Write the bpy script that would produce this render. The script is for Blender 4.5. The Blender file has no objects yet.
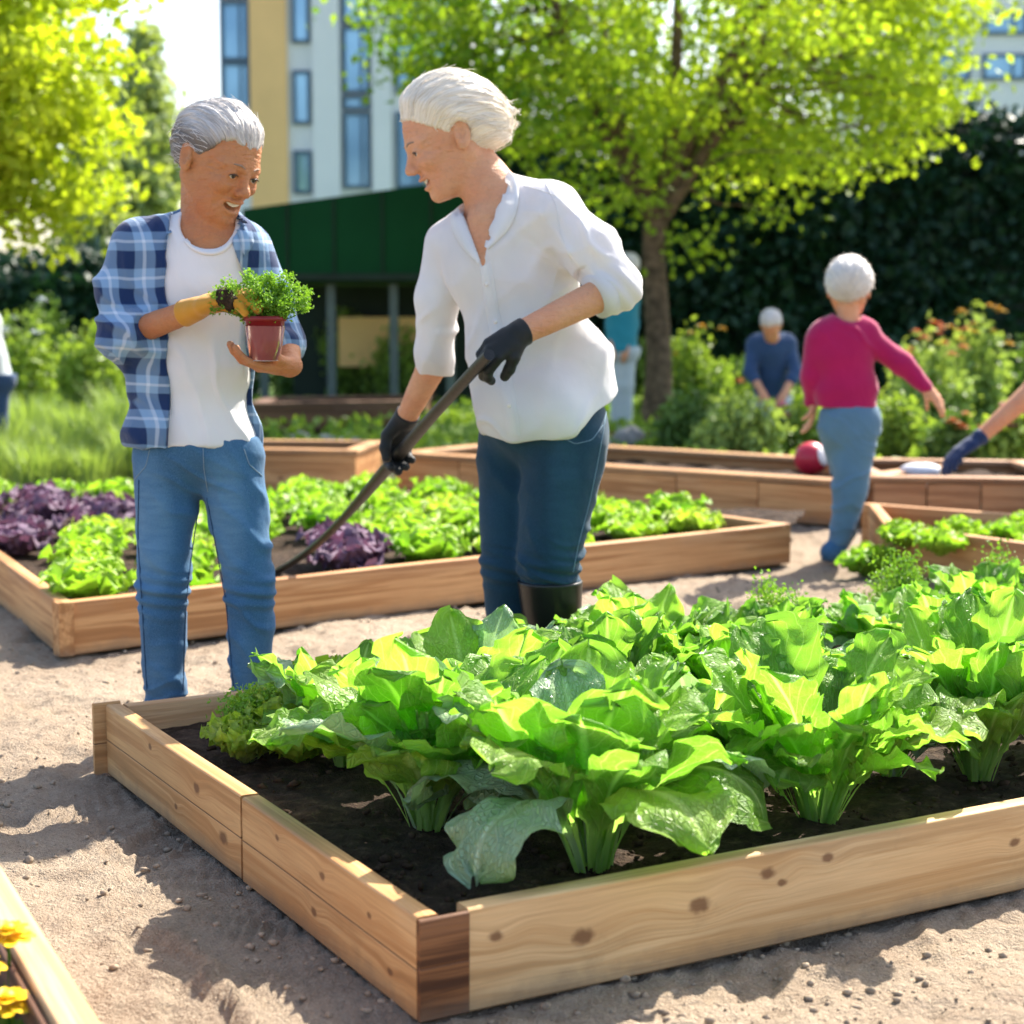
import bpy, bmesh, math, random
import numpy as np
from mathutils import Vector, Matrix
R = math.radians
rnd = random.Random(7)
rs = np.random.RandomState(11)
scene = bpy.context.scene
COL = scene.collection

# ------------------------------------------------------------------ camera, sky, sun, exposure
FPX = 1765.0                      # focal length in pixels of the 1024 px frame
CAM_H = 1.12
PITCH = math.atan(202 / 1776)
cam_d = bpy.data.cameras.new('camera')
cam = bpy.data.objects.new('camera', cam_d); COL.objects.link(cam)
cam.location = (0, 0, CAM_H)
cam.rotation_euler = (R(90) - PITCH, 0, 0)
cam_d.sensor_width = 36; cam_d.lens = FPX / 1024 * 36
cam_d.clip_start = 0.05; cam_d.clip_end = 2000
cam_d.dof.use_dof = True; cam_d.dof.focus_distance = 3.75; cam_d.dof.aperture_fstop = 3.5
scene.camera = cam

SUN_EL, SUN_AZ = R(47), R(36)     # azimuth measured from +Y (away from the camera) towards +X
w = bpy.data.worlds.new('World'); scene.world = w; w.use_nodes = True
nt = w.node_tree; nt.nodes.clear()
sky = nt.nodes.new('ShaderNodeTexSky'); sky.sky_type = 'NISHITA'; sky.sun_disc = False
sky.sun_elevation = SUN_EL; sky.sun_rotation = SUN_AZ
sky.air_density = 1.0; sky.dust_density = 2.5; sky.ozone_density = 1.0
bg = nt.nodes.new('ShaderNodeBackground'); bg.inputs[1].default_value = 0.128
wo = nt.nodes.new('ShaderNodeOutputWorld')
nt.links.new(sky.outputs[0], bg.inputs[0]); nt.links.new(bg.outputs[0], wo.inputs[0])
sl = bpy.data.lights.new('sun', 'SUN'); sl.energy = 4.8; sl.angle = R(0.6); sl.color = (1, .93, .82)
so = bpy.data.objects.new('sun', sl); COL.objects.link(so)
sd = Vector((math.sin(SUN_AZ) * math.cos(SUN_EL), math.cos(SUN_AZ) * math.cos(SUN_EL), math.sin(SUN_EL)))
so.rotation_euler = sd.to_track_quat('Z', 'Y').to_euler(); so.location = (10, 20, 20)
scene.view_settings.view_transform = 'Standard'; scene.view_settings.look = 'None'
scene.view_settings.exposure = 1.5; scene.view_settings.gamma = 1
scene.render.engine = 'CYCLES'
scene.cycles.use_denoising = True
scene.cycles.max_bounces = 8; scene.cycles.transmission_bounces = 6; scene.cycles.transparent_max_bounces = 8
scene.cycles.sample_clamp_indirect = 6

# ------------------------------------------------------------------ geometry helpers
cF = np.array([0, math.cos(PITCH), -math.sin(PITCH)]); cU = np.array([0, math.sin(PITCH), math.cos(PITCH)])
def ray(px, py):
    return cF + np.array([1., 0, 0]) * (px - 512) / FPX + cU * (512 - py) / FPX
def G(px, py, z=0.0):              # point on the horizontal plane z
    d = ray(px, py); t = (z - CAM_H) / d[2]
    return np.array([0, 0, CAM_H]) + d * t
def A(px, py, y):                  # point at distance y in front of the camera
    d = ray(px, py); return np.array([0, 0, CAM_H]) + d * (y / d[1])
def norm(v):
    v = np.asarray(v, float); return v / (np.linalg.norm(v) + 1e-12)
def vnoise(x, y, z=0.0, seed=0):
    x, y, z = np.broadcast_arrays(np.asarray(x, float), y, z)
    xi = np.floor(x).astype(np.int64); yi = np.floor(y).astype(np.int64); zi = np.floor(z).astype(np.int64)
    fx, fy, fz = x - xi, y - yi, z - zi
    fx, fy, fz = [f * f * (3 - 2 * f) for f in (fx, fy, fz)]
    def h(a, b, c):
        n = (a * 374761393 + b * 668265263 + c * 2147483629 + seed * 974634777) & 0xffffffff
        n = ((n ^ (n >> 13)) * 1274126177) & 0xffffffff
        return ((n ^ (n >> 16)) & 0xffff) / 32767.5 - 1
    r = 0
    for dx in (0, 1):
        wx = fx if dx else 1 - fx
        for dy in (0, 1):
            wy = fy if dy else 1 - fy
            for dz in (0, 1):
                wz = fz if dz else 1 - fz
                r = r + h(xi + dx, yi + dy, zi + dz) * wx * wy * wz
    return r
def fbm(x, y, z=0.0, o=4, seed=0):
    a, r = 1.0, 0
    for i in range(o):
        r = r + a * vnoise(np.asarray(x) * 2 ** i, np.asarray(y) * 2 ** i, np.asarray(z) * 2 ** i, seed + i); a *= .5
    return r

class MB:                          # collects geometry for ONE mesh object
    def __init__(s): s.V = []; s.Q = []; s.T = []; s.S = []; s.n = 0; s.MQ = []
    def add(s, V, Q=None, T=None, st=None, mi=0):
        V = np.asarray(V, float).reshape(-1, 3)
        if st is None: st = np.zeros((len(V), 3))
        s.V.append(V); s.S.append(np.asarray(st, float).reshape(-1, 3))
        if Q is not None and len(Q): s.Q.append(np.asarray(Q, np.int64) + s.n); s.MQ.append(np.full(len(Q), mi))
        if T is not None and len(T): s.T.append(np.asarray(T, np.int64) + s.n)
        s.n += len(V)
    def grid(s, P, st=None, closed=False, mi=0):     # P (n,m,3)
        n, m = P.shape[:2]; idx = np.arange(n * m).reshape(n, m)
        if closed: idx = np.concatenate([idx, idx[:, :1]], 1)
        q = np.stack([idx[:-1, :-1], idx[:-1, 1:], idx[1:, 1:], idx[1:, :-1]], -1).reshape(-1, 4)
        s.add(P.reshape(-1, 3), q, None, None if st is None else st.reshape(-1, 3), mi)
    def tube(s, pts, rads, seg=10, cap=True, tint=0.0, flat=None):
        pts = np.asarray(pts, float); n = len(pts); rads = np.broadcast_to(np.asarray(rads, float), (n,))
        tg = np.gradient(pts, axis=0); tg /= np.linalg.norm(tg, axis=1)[:, None] + 1e-12
        up = np.array([0, 0, 1.]) if abs(tg[0][2]) < .9 else np.array([1., 0, 0])
        a = np.linspace(0, 2 * np.pi, seg, endpoint=False); P = np.zeros((n, seg, 3)); L = 0
        st = np.zeros((n, seg, 3))
        for i in range(n):
            b = norm(np.cross(tg[i], up)); c = np.cross(b, tg[i]); up = c
            fb = 1 if flat is None else flat
            P[i] = pts[i] + rads[i] * (np.cos(a)[:, None] * b + fb * np.sin(a)[:, None] * c)
            if i: L += np.linalg.norm(pts[i] - pts[i - 1])
            st[i, :, 0] = L; st[i, :, 1] = a / 6.283; st[i, :, 2] = tint
        s.grid(P, st, True)
        if cap:
            for i, r in ((0, 1), (n - 1, -1)):
                V = np.vstack([P[i], pts[i]]); T = [[(k + 1) % seg, k, seg][::r] for k in range(seg)]
                s.add(V, None, T, np.tile([L * (i > 0), 0, tint], (seg + 1, 1)))
    def box(s, c, d, rot=None, tint=0):
        c = np.asarray(c, float); d = np.asarray(d, float) / 2
        V = np.array([[x, y, z] for x in (-1, 1) for y in (-1, 1) for z in (-1, 1)]) * d
        st = V + 0; 
        if rot is not None: V = V @ np.asarray(rot).T
        q = [[0, 1, 3, 2], [4, 6, 7, 5], [0, 4, 5, 1], [2, 3, 7, 6], [0, 2, 6, 4], [1, 5, 7, 3]]
        st[:, 2] = tint
        s.add(V + c, q, None, st)
    def build(s, name, mat, parent=None, smooth=True, origin=None, link=True):
        me = bpy.data.meshes.new(name)
        V = np.vstack(s.V).astype(np.float64); S = np.vstack(s.S)
        if parent is not None and origin is None: origin = np.array(parent.location)
        if origin is not None: V = V - np.asarray(origin)
        Q = np.vstack(s.Q) if s.Q else np.zeros((0, 4), int); T = np.vstack(s.T) if s.T else np.zeros((0, 3), int)
        me.vertices.add(len(V)); me.vertices.foreach_set('co', V.ravel())
        nl = len(Q) * 4 + len(T) * 3
        me.loops.add(nl); me.loops.foreach_set('vertex_index', np.concatenate([Q.ravel(), T.ravel()]).astype(np.int32))
        me.polygons.add(len(Q) + len(T))
        ls = np.concatenate([np.arange(len(Q)) * 4, len(Q) * 4 + np.arange(len(T)) * 3]).astype(np.int32)
        me.polygons.foreach_set('loop_start', ls)
        me.update(calc_edges=True); me.validate()
        me.polygons.foreach_set('use_smooth', np.full(len(me.polygons), smooth))
        at = me.attributes.new('st', 'FLOAT_VECTOR', 'POINT')
        if len(me.vertices) == len(S): at.data.foreach_set('vector', S.ravel())
        mats = mat if isinstance(mat, (list, tuple)) else [mat]
        for m in mats: me.materials.append(m)
        if len(mats) > 1 and s.MQ:
            mi = np.concatenate([np.concatenate(s.MQ), np.zeros(len(T))]).astype(np.int32)
            if len(mi) == len(me.polygons): me.polygons.foreach_set('material_index', mi)
        o = bpy.data.objects.new(name, me)
        if link: COL.objects.link(o)
        if parent is not None: o.parent = parent
        elif origin is not None: o.location = Vector(origin)
        return o
def tag(o, label=None, cat=None, group=None, kind=None):
    if label: o['label'] = label
    if cat: o['category'] = cat
    if group: o['group'] = group
    if kind: o['kind'] = kind
    return o
def thing(name, label, cat, loc=(0, 0, 0), group=None):
    o = bpy.data.objects.new(name, None); COL.objects.link(o); o.location = Vector([float(v) for v in loc]); o.empty_display_size = .1
    return tag(o, label, cat, group)
def blob(c, r, n=12, R3=None, jit=0, seed=0):         # uv sphere grid (n+1, 2n, 3)
    th = np.linspace(0.001, np.pi - .001, n + 1)[:, None]; ph = np.linspace(0, 2 * np.pi, 2 * n, endpoint=False)[None]
    P = np.stack([np.sin(th) * np.cos(ph), np.sin(th) * np.sin(ph), np.cos(th) * np.ones_like(ph)], -1)
    if jit: P = P * (1 + jit * vnoise(P[..., 0] * 2.1 + seed, P[..., 1] * 2.1, P[..., 2] * 2.1)[..., None])
    P = P * np.asarray(r)
    if R3 is not None: P = P @ np.asarray(R3).T
    return P + np.asarray(c)

# ------------------------------------------------------------------ materials
def newmat(name, rough=.6, spec=.5):
    m = bpy.data.materials.new(name); m.use_nodes = True
    n = m.node_tree.nodes; b = n['Principled BSDF']; b.inputs['Roughness'].default_value = rough
    b.inputs['Specular IOR Level'].default_value = spec
    return m, m.node_tree, b
class N:                            # tiny node helper
    def __init__(s, t): s.t = t
    def new(s, k, **kw):
        n = s.t.nodes.new('ShaderNode' + k)
        for a, v in kw.items(): setattr(n, a, v)
        return n
    def link(s, a, b): s.t.links.new(a, b)
    def val(s, sock, v):
        if hasattr(v, 'is_linked') or hasattr(v, 'links'): s.link(v, sock)
        else: sock.default_value = v
    def math(s, op, a, b=0.0, c=None, clamp=False):
        n = s.new('Math', operation=op, use_clamp=clamp); s.val(n.inputs[0], a); s.val(n.inputs[1], b)
        if c is not None: s.val(n.inputs[2], c)
        return n.outputs[0]
    def mix(s, f, a, b, mode='MIX'):
        n = s.new('Mix', data_type='RGBA', blend_type=mode); s.val(n.inputs[0], f)
        for sk, v in ((n.inputs[6], a), (n.inputs[7], b)):
            if isinstance(v, (tuple, list)): sk.default_value = (*v[:3], 1)
            else: s.link(v, sk)
        return n.outputs[2]
    def attr(s, name='st'):
        n = s.new('Attribute', attribute_name=name); return n.outputs['Vector']
    def sep(s, v):
        n = s.new('SeparateXYZ'); s.link(v, n.inputs[0]); return n.outputs
    def comb(s, x, y, z):
        n = s.new('CombineXYZ')
        for i, v in enumerate((x, y, z)): s.val(n.inputs[i], v)
        return n.outputs[0]
    def obj(s): return s.new('TexCoord').outputs['Object']
    def pos(s): return s.new('NewGeometry').outputs['Position']
    def mapping(s, v, sc):
        n = s.new('Mapping'); s.link(v, n.inputs[0]); n.inputs['Scale'].default_value = sc if isinstance(sc, tuple) else (sc,) * 3; return n.outputs[0]
    def noise(s, v, sc, det=3, rough=.5, dist=0):
        n = s.new('TexNoise'); s.link(v, n.inputs['Vector']); n.inputs['Scale'].default_value = sc
        n.inputs['Detail'].default_value = det; n.inputs['Roughness'].default_value = rough; n.inputs['Distortion'].default_value = dist
        return n.outputs[0]
    def ramp(s, f, stops):
        n = s.new('ValToRGB'); s.link(f, n.inputs[0]); el = n.color_ramp.elements
        while len(el) < len(stops): el.new(.5)
        for e, (p, c) in zip(el, stops):
            e.position = p; e.color = (*c[:3], 1) if isinstance(c, (tuple, list)) else (c, c, c, 1)
        return n.outputs[0]
    def mr(s, v, a, b, c=0., d=1., smooth=False):
        n = s.new('MapRange'); n.interpolation_type = 'SMOOTHSTEP' if smooth else 'LINEAR'
        s.link(v, n.inputs[0])
        for i, x in enumerate((a, b, c, d)): n.inputs[i + 1].default_value = x
        return n.outputs[0]
    def bump(s, h, strength, dist, bsdf, prev=None):
        n = s.new('Bump'); n.inputs['Strength'].default_value = strength; n.inputs['Distance'].default_value = dist
        s.link(h, n.inputs['Height'])
        if prev is not None: s.link(prev, n.inputs['Normal'])
        if bsdf is not None: s.link(n.outputs[0], bsdf.inputs['Normal'])
        return n.outputs[0]

def m_plain(name, c, rough=.6, var=.12, sc=8, spec=.4, bump=0, bs=40):
    m, t, b = newmat(name, rough, spec); n = N(t)
    f = n.noise(n.obj(), sc, 4, .6)
    lo = tuple(v * (1 - var * 1.6) for v in c); hi = tuple(min(1, v * (1 + var)) for v in c)
    n.link(n.ramp(f, [(.3, lo), (.7, hi)]), b.inputs['Base Color'])
    if bump: n.bump(n.noise(n.obj(), bs, 4, .6), .6, bump, b)
    return m

def m_wood(name, lo, hi, knots=(), dark=(.16, .07, .03), seam=None, rough=.6):
    m, t, b = newmat(name, rough, .3); n = N(t)
    st = n.attr(); x, y, z = n.sep(st)
    # grain bends round the knots
    zz = z; kn = None; ring = None
    for (kx, kz, kr) in knots:
        dx = n.math('MULTIPLY', n.math('SUBTRACT', x, kx), .62); dz = n.math('SUBTRACT', z, kz)
        d = n.math('SQRT', n.math('ADD', n.math('MULTIPLY', dx, dx), n.math('MULTIPLY', dz, dz)))
        g = n.mr(d, 0, kr * 4.5, 1, 0, True)
        zz = n.math('ADD', zz, n.math('MULTIPLY', g, kr * 1.2))
        wob = n.math('MULTIPLY', n.noise(n.mapping(st, (60, 60, 60)), 1, 3), kr * .8)
        k = n.mr(n.math('ADD', d, n.math('SUBTRACT', wob, kr * .4)), kr * .45, kr * 1.15, 1, 0, True)
        kn = k if kn is None else n.math('MAXIMUM', kn, k)
    v = n.comb(x, y, zz)
    g1 = n.noise(n.mapping(v, (.9, 26, 26)), 1, 5, .6, .6)
    g2 = n.noise(n.mapping(v, (5, 190, 190)), 1, 3, .6)
    big = n.noise(n.mapping(v, (1.6, 5, 5)), 1, 2)
    c = n.ramp(g1, [(.36, tuple(v * .82 for v in lo)), (.46, lo), (.54, hi), (.66, tuple(min(1, v * 1.06) for v in hi))])
    g3 = n.noise(n.mapping(v, (.5, 60, 60)), 1, 4, .6, .3)
    c = n.mix(n.mr(g3, .52, .60, 0, .30), c, tuple(v * .7 for v in lo))
    c = n.mix(n.mr(g2, .4, .65, 0, .30), c, tuple(v * .68 for v in lo))
    c = n.mix(n.mr(big, .4, .75, 0, .4), c, tuple(a * q for a, q in zip(lo, (1.05, .9, .75))))
    # fine scratches and grime towards random spots
    spots = n.noise(n.mapping(st, (7, 7, 7)), 1, 5, .7)
    c = n.mix(n.mr(spots, .6, .8, 0, .35), c, tuple(v * .45 for v in lo))
    if kn is not None: c = n.mix(n.math('MULTIPLY', kn, .85), c, dark)
    h = n.math('ADD', n.math('MULTIPLY', g1, .6), n.math('MULTIPLY', g2, .8))
    if seam is not None:
        for sz in seam:
            sm = n.mr(n.math('ABSOLUTE', n.math('SUBTRACT', z, sz)), .0006, .0022, 1, 0)
            c = n.mix(n.math('MULTIPLY', sm, .8), c, (.09, .04, .02)); h = n.math('SUBTRACT', h, n.math('MULTIPLY', sm, 1.5))
    splash = n.mr(n.math('ADD', z, n.math('MULTIPLY', n.noise(n.mapping(st, (9, 9, 9)), 1, 5, .7), -.07)), -.035, .004, 1, 0)
    c = n.mix(n.math('MULTIPLY', splash, .6), c, (.16, .115, .08))
    n.link(c, b.inputs['Base Color'])
    n.bump(h, .5, .003, b)
    return m

def m_leaf(name, lo, hi, rib=(.55, .72, .28), trans=.45, rough=.38, veins=True, tcol=None, spec=.5, blister=0):
    m, t, b = newmat(name, rough, spec); n = N(t)
    st = n.attr(); s_, t_, k_ = n.sep(st)
    f = n.noise(n.obj(), 26, 3, .6)
    oi = n.new('ObjectInfo').outputs['Random']
    f = n.math('ADD', n.math('MULTIPLY', f, .5), n.math('MULTIPLY', k_, .75))
    f = n.math('ADD', f, n.math('MULTIPLY', n.math('SUBTRACT', oi, .5), .2))
    c = n.ramp(f, [(.2, lo), (.85, hi)])
    if veins:
        as_ = n.math('ABSOLUTE', s_)
        mid = n.mr(as_, .02, .13, 1, 0, True)
        base = n.mr(t_, .12, .5, 1, 0, True)
        w = n.math('FRACT', n.math('ADD', n.math('MULTIPLY', t_, 9), n.math('MULTIPLY', as_, -3.2)))
        w = n.math('ABSOLUTE', n.math('SUBTRACT', w, .5))
        v = n.mr(w, 0, .09, 1, 0, True)
        net = n.new('TexVoronoi', feature='DISTANCE_TO_EDGE'); n.link(n.mapping(st, (8, 22, 0)), net.inputs['Vector']); net.inputs['Scale'].default_value = 1.3
        nv = n.mr(net.outputs[0], 0, .12, 1, 0)
        vv = n.math('MAXIMUM', mid, n.math('MULTIPLY', v, .5)); vv = n.math('MAXIMUM', vv, n.math('MULTIPLY', nv, .16)); vv = n.math('MAXIMUM', vv, n.math('MULTIPLY', base, 1.1))
        c = n.mix(n.math('MULTIPLY', vv, .8), c, rib)
        hh = n.math('ADD', n.math('MULTIPLY', n.math('MAXIMUM', v, nv), -1), n.math('MULTIPLY', mid, 1.2))
        n.bump(n.math('ADD', hh, n.math('MULTIPLY', n.noise(n.obj(), 34, 3), 1.4)), .8, .004, b)
    elif blister:
        n.bump(n.noise(n.obj(), blister, 2), .6, .004, b)
    n.link(c, b.inputs['Base Color'])
    if trans:
        tr = n.new('BsdfTranslucent'); mx = n.new('MixShader'); mx.inputs[0].default_value = trans
        tc = n.mix(1, c, tcol or (.88, 1.06, .52), 'MULTIPLY'); n.link(tc, tr.inputs[0])
        n.link(b.outputs[0], mx.inputs[1]); n.link(tr.outputs[0], mx.inputs[2])
        out = [q for q in t.nodes if q.type == 'OUTPUT_MATERIAL'][0]; n.link(mx.outputs[0], out.inputs[0])
    return m

M = {}
M['bark'] = m_plain('bark', (.15, .10, .065), .9, .4, 14, .2, .02, 30)
M['pine_a'] = m_wood('pine_side', (.50, .26, .10), (.64, .38, .165), seam=(.086,),
    knots=((1.38, .145, .009), (1.06, .125, .014), (.60, .14, .007), (.38, .13, .009), (.42, .05, .010), (.90, .06, .016), (.18, .12, .007), (.10, .05, .008), (1.2, .05, .008)))
# ------------------------------------------------------------------ ground (one sheet to the horizon)
def graded(lo, hi, a, b, fine, grow=1.16):
    xs = list(np.arange(a, b, fine)); s = fine; x = a
    while x > lo: s *= grow; x -= s; xs.insert(0, x)
    s = fine; x = b
    while x < hi: s *= grow; x += s; xs.append(x)
    return np.array(xs)
def ground_h(X, Y):
    near = np.clip((13 - Y) / 4, 0, 1) * np.clip((5 - np.abs(X)) / 1.5, 0, 1)
    h = .012 * fbm(X * 1.7, Y * 1.7, 0, 3) + .0055 * fbm(X * 8, Y * 8, 3, 3, 5)
    cl = np.clip(vnoise(X * 17, Y * 17, 1, 9) - .25, 0, 1); h = h + .020 * cl; cl2 = np.clip(vnoise(X * 38, Y * 38, 1, 19) - .1, 0, 1) * np.clip(vnoise(X * 3, Y * 3, 5, 2) + .4, 0, 1); h = h + .012 * cl2
    h = h + .006 * fbm(X * 42, Y * 42, 3, 2, 15)
    dent = np.clip(vnoise(X * 5.5 + 3, Y * 5.5, 7, 21) - .38, 0, 1); h = h - .04 * dent
    # drawn ridges of loosened soil along the left board of the front bed
    sx, sy = X + .145, Y - 2.785; ds_ = sx * -.89 + sy * -.455; dv_ = sx * -.455 + sy * .89
    rk = np.clip((.40 - ds_) / .12, 0, 1) * np.clip((ds_ + .05) / .03, 0, 1) * np.clip((dv_ + .3) / .1, 0, 1) * np.clip((1.65 - dv_) / .2, 0, 1)
    h = h * (1 - .55 * rk) + rk * .0075 * np.sin((ds_ + .22 * dv_ + .02 * vnoise(X * 5, Y * 5, 3)) * 210 + 1.6 * vnoise(X * 12, Y * 12, 4)) * (.6 + .5 * vnoise(X * 7, Y * 7, 8)) + rk * .006
    for i in range(16):       # trodden footprints
        fx, fy, an = [(-.95, 3.1, .3), (-.75, 3.7, -.2), (-1.25, 3.9, .5), (-1.1, 4.6, .1), (-.62, 3.0, .6), (-1.4, 4.9, -.3), (-.9, 5.1, .4), (-.3, 5.0, 1.2), (.1, 5.3, 1.0), (-.5, 5.5, .9), (.9, 6.6, .8), (1.3, 7.0, .6), (.6, 6.2, 1.1), (-1.15, 3.4, .1), (-.5, 2.75, .5), (.35, 2.62, 1.4)][i]
        a_ = (X - fx) * math.cos(an) + (Y - fy) * math.sin(an); b_ = -(X - fx) * math.sin(an) + (Y - fy) * math.cos(an)
        d = np.sqrt((a_ / .052) ** 2 + (b_ / .14) ** 2) + .12 * vnoise(X * 30, Y * 30, i); h = h - .016 * np.clip((1.05 - d) / .25, 0, 1) + .010 * np.exp(-((d - 1.25) / .18) ** 2)
    return h * near - .012 - .03 * (1 - near)
xs = graded(-600, 600, -1.9, 3.2, .014, 1.22); ys = graded(-20, 900, 2.2, 6.2, .013, 1.03)
ys = ys[(ys < 30) | (np.arange(len(ys)) % 6 == 0)]
X, Y = np.meshgrid(xs, ys)
P = np.stack([X, Y, ground_h(X, Y)], -1)
m, t, b = newmat('sandy_soil', .95, .15); n = N(t); ps = n.pos()
f1 = n.noise(ps, 1.1, 5, .6); f2 = n.noise(ps, 14, 5, .65); f3 = n.noise(ps, 130, 3, .7)
c = n.ramp(f1, [(.3, (.31, .235, .165)), (.7, (.45, .36, .265))])
c = n.mix(n.mr(f2, .45, .75, 0, .55), c, (.25, .17, .11))
c = n.mix(n.mr(f3, .55, .75, 0, .5), c, (.62, .50, .38))
c = n.mix(n.mr(f3, .25, .45, .6, 0), c, (.11, .075, .05))
f4 = n.noise(ps, 320, 2, .7); c = n.mix(n.mr(f4, .58, .7, 0, .5), c, (.68, .58, .46)); c = n.mix(n.mr(f4, .3, .42, .5, 0), c, (.12, .08, .055))
far = n.mr(n.sep(ps)[1], 11.5, 14, 0, 1, True)
c = n.mix(far, c, n.ramp(n.noise(ps, 2.2, 5, .7), [(.35, (.05, .10, .02)), (.7, (.13, .20, .045))]))
n.link(c, b.inputs['Base Color'])
hh = n.math('ADD', n.math('MULTIPLY', n.noise(ps, 45, 5, .7), .9), n.math('MULTIPLY', f3, .5))
hh = n.math('ADD', hh, n.math('MULTIPLY', f4, .15)); n.bump(hh, 1, .022, b); M['sand'] = m
g = MB(); g.grid(P); tag(g.build('ground', m), kind='structure')

rg = np.random.RandomState(3); mb = MB(); cnt = 0
while cnt < 4200:
    y = 2.3 + 5.5 * rg.rand() ** 1.6; x = rg.uniform(-.36, .36) * y
    if vnoise(x * 2.2, y * 2.2, 8, 3) < rg.uniform(-.6, .5): continue
    r0 = .0018 + .0085 * rg.rand() ** 3.5; P_ = blob((0, 0, 0), (r0 * rg.uniform(.8, 1.4), r0, r0 * .7), 3, jit=.35, seed=rg.rand() * 99)
    mb.grid(P_ + [x, y, float(ground_h(np.array(x), np.array(y))) + r0 * .3], closed=True); cnt += 1
M['crumb'] = m_plain('crumb', (.36, .28, .20), .95, .3, 60, .1)
tag(mb.build('soil_crumbs', M['crumb']), kind='stuff')
m, t, b = newmat('black_soil', .92, .2); n = N(t); ps = n.pos()
f2 = n.noise(ps, 30, 5, .7); f3 = n.noise(ps, 150, 3, .7)
c = n.ramp(f2, [(.3, (.014, .009, .006)), (.55, (.050, .030, .019)), (.75, (.13, .085, .055))])
c = n.mix(n.mr(f3, .66, .75, 0, .6), c, (.16, .10, .06))
n.link(c, b.inputs['Base Color']); n.bump(n.math('ADD', f2, n.math('MULTIPLY', f3, .5)), 1, .014, b); M['soil'] = m

# ------------------------------------------------------------------ raised beds
def plank(P0, P1, z0, z1, th, inner, warp=.0015, seed=0, st0=0.0):
    P0 = np.asarray(P0[:2], float); P1 = np.asarray(P1[:2], float)
    L = np.linalg.norm(P1 - P0); d = (P1 - P0) / L; nn = np.asarray(inner[:2], float); nn = nn - d * nn.dot(d); nn /= np.linalg.norm(nn)
    be = .004; H = z1 - z0
    cs = [(be, 0), (0, be), (0, H * .33), (0, H * .66), (0, H - be), (be * .5, H - be * .3), (be, H), (th * .5, H), (th - be, H), (th - be * .4, H - be * .4), (th, H - be), (th, be), (th - be, 0)]
    k = max(2, int(L / .05)); s = np.linspace(0, L, k)
    Pm = np.zeros((k, len(cs), 3)); S = np.zeros((k, len(cs), 3))
    for j, (c, z) in enumerate(cs):
        wv = warp * vnoise(s * 3, j * .15, 0, seed) ; wz = warp * vnoise(s * 2.2, z * 4, 5, seed + 1)
        e = np.zeros(k); 
        Pm[:, j, :2] = P0 + s[:, None] * d + (c + wv)[:, None] * nn
        Pm[:, j, 2] = z0 + z + wz
        S[:, j] = np.stack([s + st0, np.full(k, c), np.full(k, z)], -1)
    mb = MB(); flip = (d[0] * nn[1] - d[1] * nn[0]) > 0
    if flip: Pm = Pm[:, ::-1]; S = S[:, ::-1]
    mb.grid(Pm, S, True)
    m_ = len(cs)
    for i, r in ((0, 1), (k - 1, -1)):
        V = np.vstack([Pm[i], Pm[i].mean(0)]); T = [[(q + 1) % m_, q, m_][::r] for q in range(m_)]
        s3 = np.vstack([S[i], S[i].mean(0)]); s3[:, 0] += s3[:, 1] * 3
        mb.add(V, None, T, s3)
    return mb
def flatshade(o, ang=35):
    o.data.set_sharp_from_angle(angle=R(ang)); return o

U = norm([3620 - 512, 1776]); Vd = norm([-1025, 1776])
U = np.array([U[0], U[1], 0]); Vd = np.array([Vd[0], Vd[1], 0])
HB = .172; SOIL = .105
O = G(420, 1024)
O[2] = 0
_v = G(108, 703, HB) - G(420, 914, HB); LB = float(np.linalg.norm(_v)); Vd = _v / LB
WB = 4.3
def Bp(u, v, z=0): return O + U * u + Vd * v + np.array([0, 0, z])
M['pine_b'] = m_wood('pine_front', (.56, .34, .15), (.70, .47, .235), knots=((.05, .118, .010), (.215, .088, .016), (.452, .102, .016), (.60, .134, .012), (.632, .112, .008), (.735, .142, .010), (1.2, .1, .01), (1.9, .06, .009), (2.8, .1, .01)))
M['endgrain'] = m_wood('end_grain', (.085, .032, .012), (.26, .11, .04), seam=(.09,))
M['pine_c'] = m_wood('pine_back', (.50, .28, .13), (.66, .42, .22), knots=((.4, .08, .01), (1.3, .1, .012), (2.5, .06, .01)))
M['larch'] = m_wood('larch', (.42, .20, .075), (.60, .335, .145), knots=((.85, .10, .014), (1.45, .10, .014), (2.6, .06, .012), (.3, .06, .010), (2.05, .11, .010)))
M['larch_b'] = m_wood('larch_darker', (.34, .16, .07), (.50, .27, .13), knots=((.7, .1, .012), (1.9, .12, .012)))
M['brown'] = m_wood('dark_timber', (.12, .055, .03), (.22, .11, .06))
M['seamdark'] = m_plain('seam_wood', (.15, .06, .025), .8)

def soil_patch(poly, z, seed=0, res=.03, amp=.014):
    poly = [np.asarray(p[:2]) for p in poly]      # quad a,b,c,d
    a, b_, c_, d_ = poly; nu = int(np.linalg.norm(b_ - a) / res) + 2; nv = int(np.linalg.norm(d_ - a) / res) + 2
    uu, vv = np.meshgrid(np.linspace(0, 1, nu), np.linspace(0, 1, nv))
    XY = ((1 - uu) * (1 - vv))[..., None] * a + (uu * (1 - vv))[..., None] * b_ + (uu * vv)[..., None] * c_ + ((1 - uu) * vv)[..., None] * d_
    Z = z + amp * fbm(XY[..., 0] * 9, XY[..., 1] * 9, seed, 4) + amp * .8 * np.clip(vnoise(XY[..., 0] * 30, XY[..., 1] * 30, seed), 0, 1)
    mb = MB(); mb.grid(np.concatenate([XY, Z[..., None]], -1)); return mb

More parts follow.
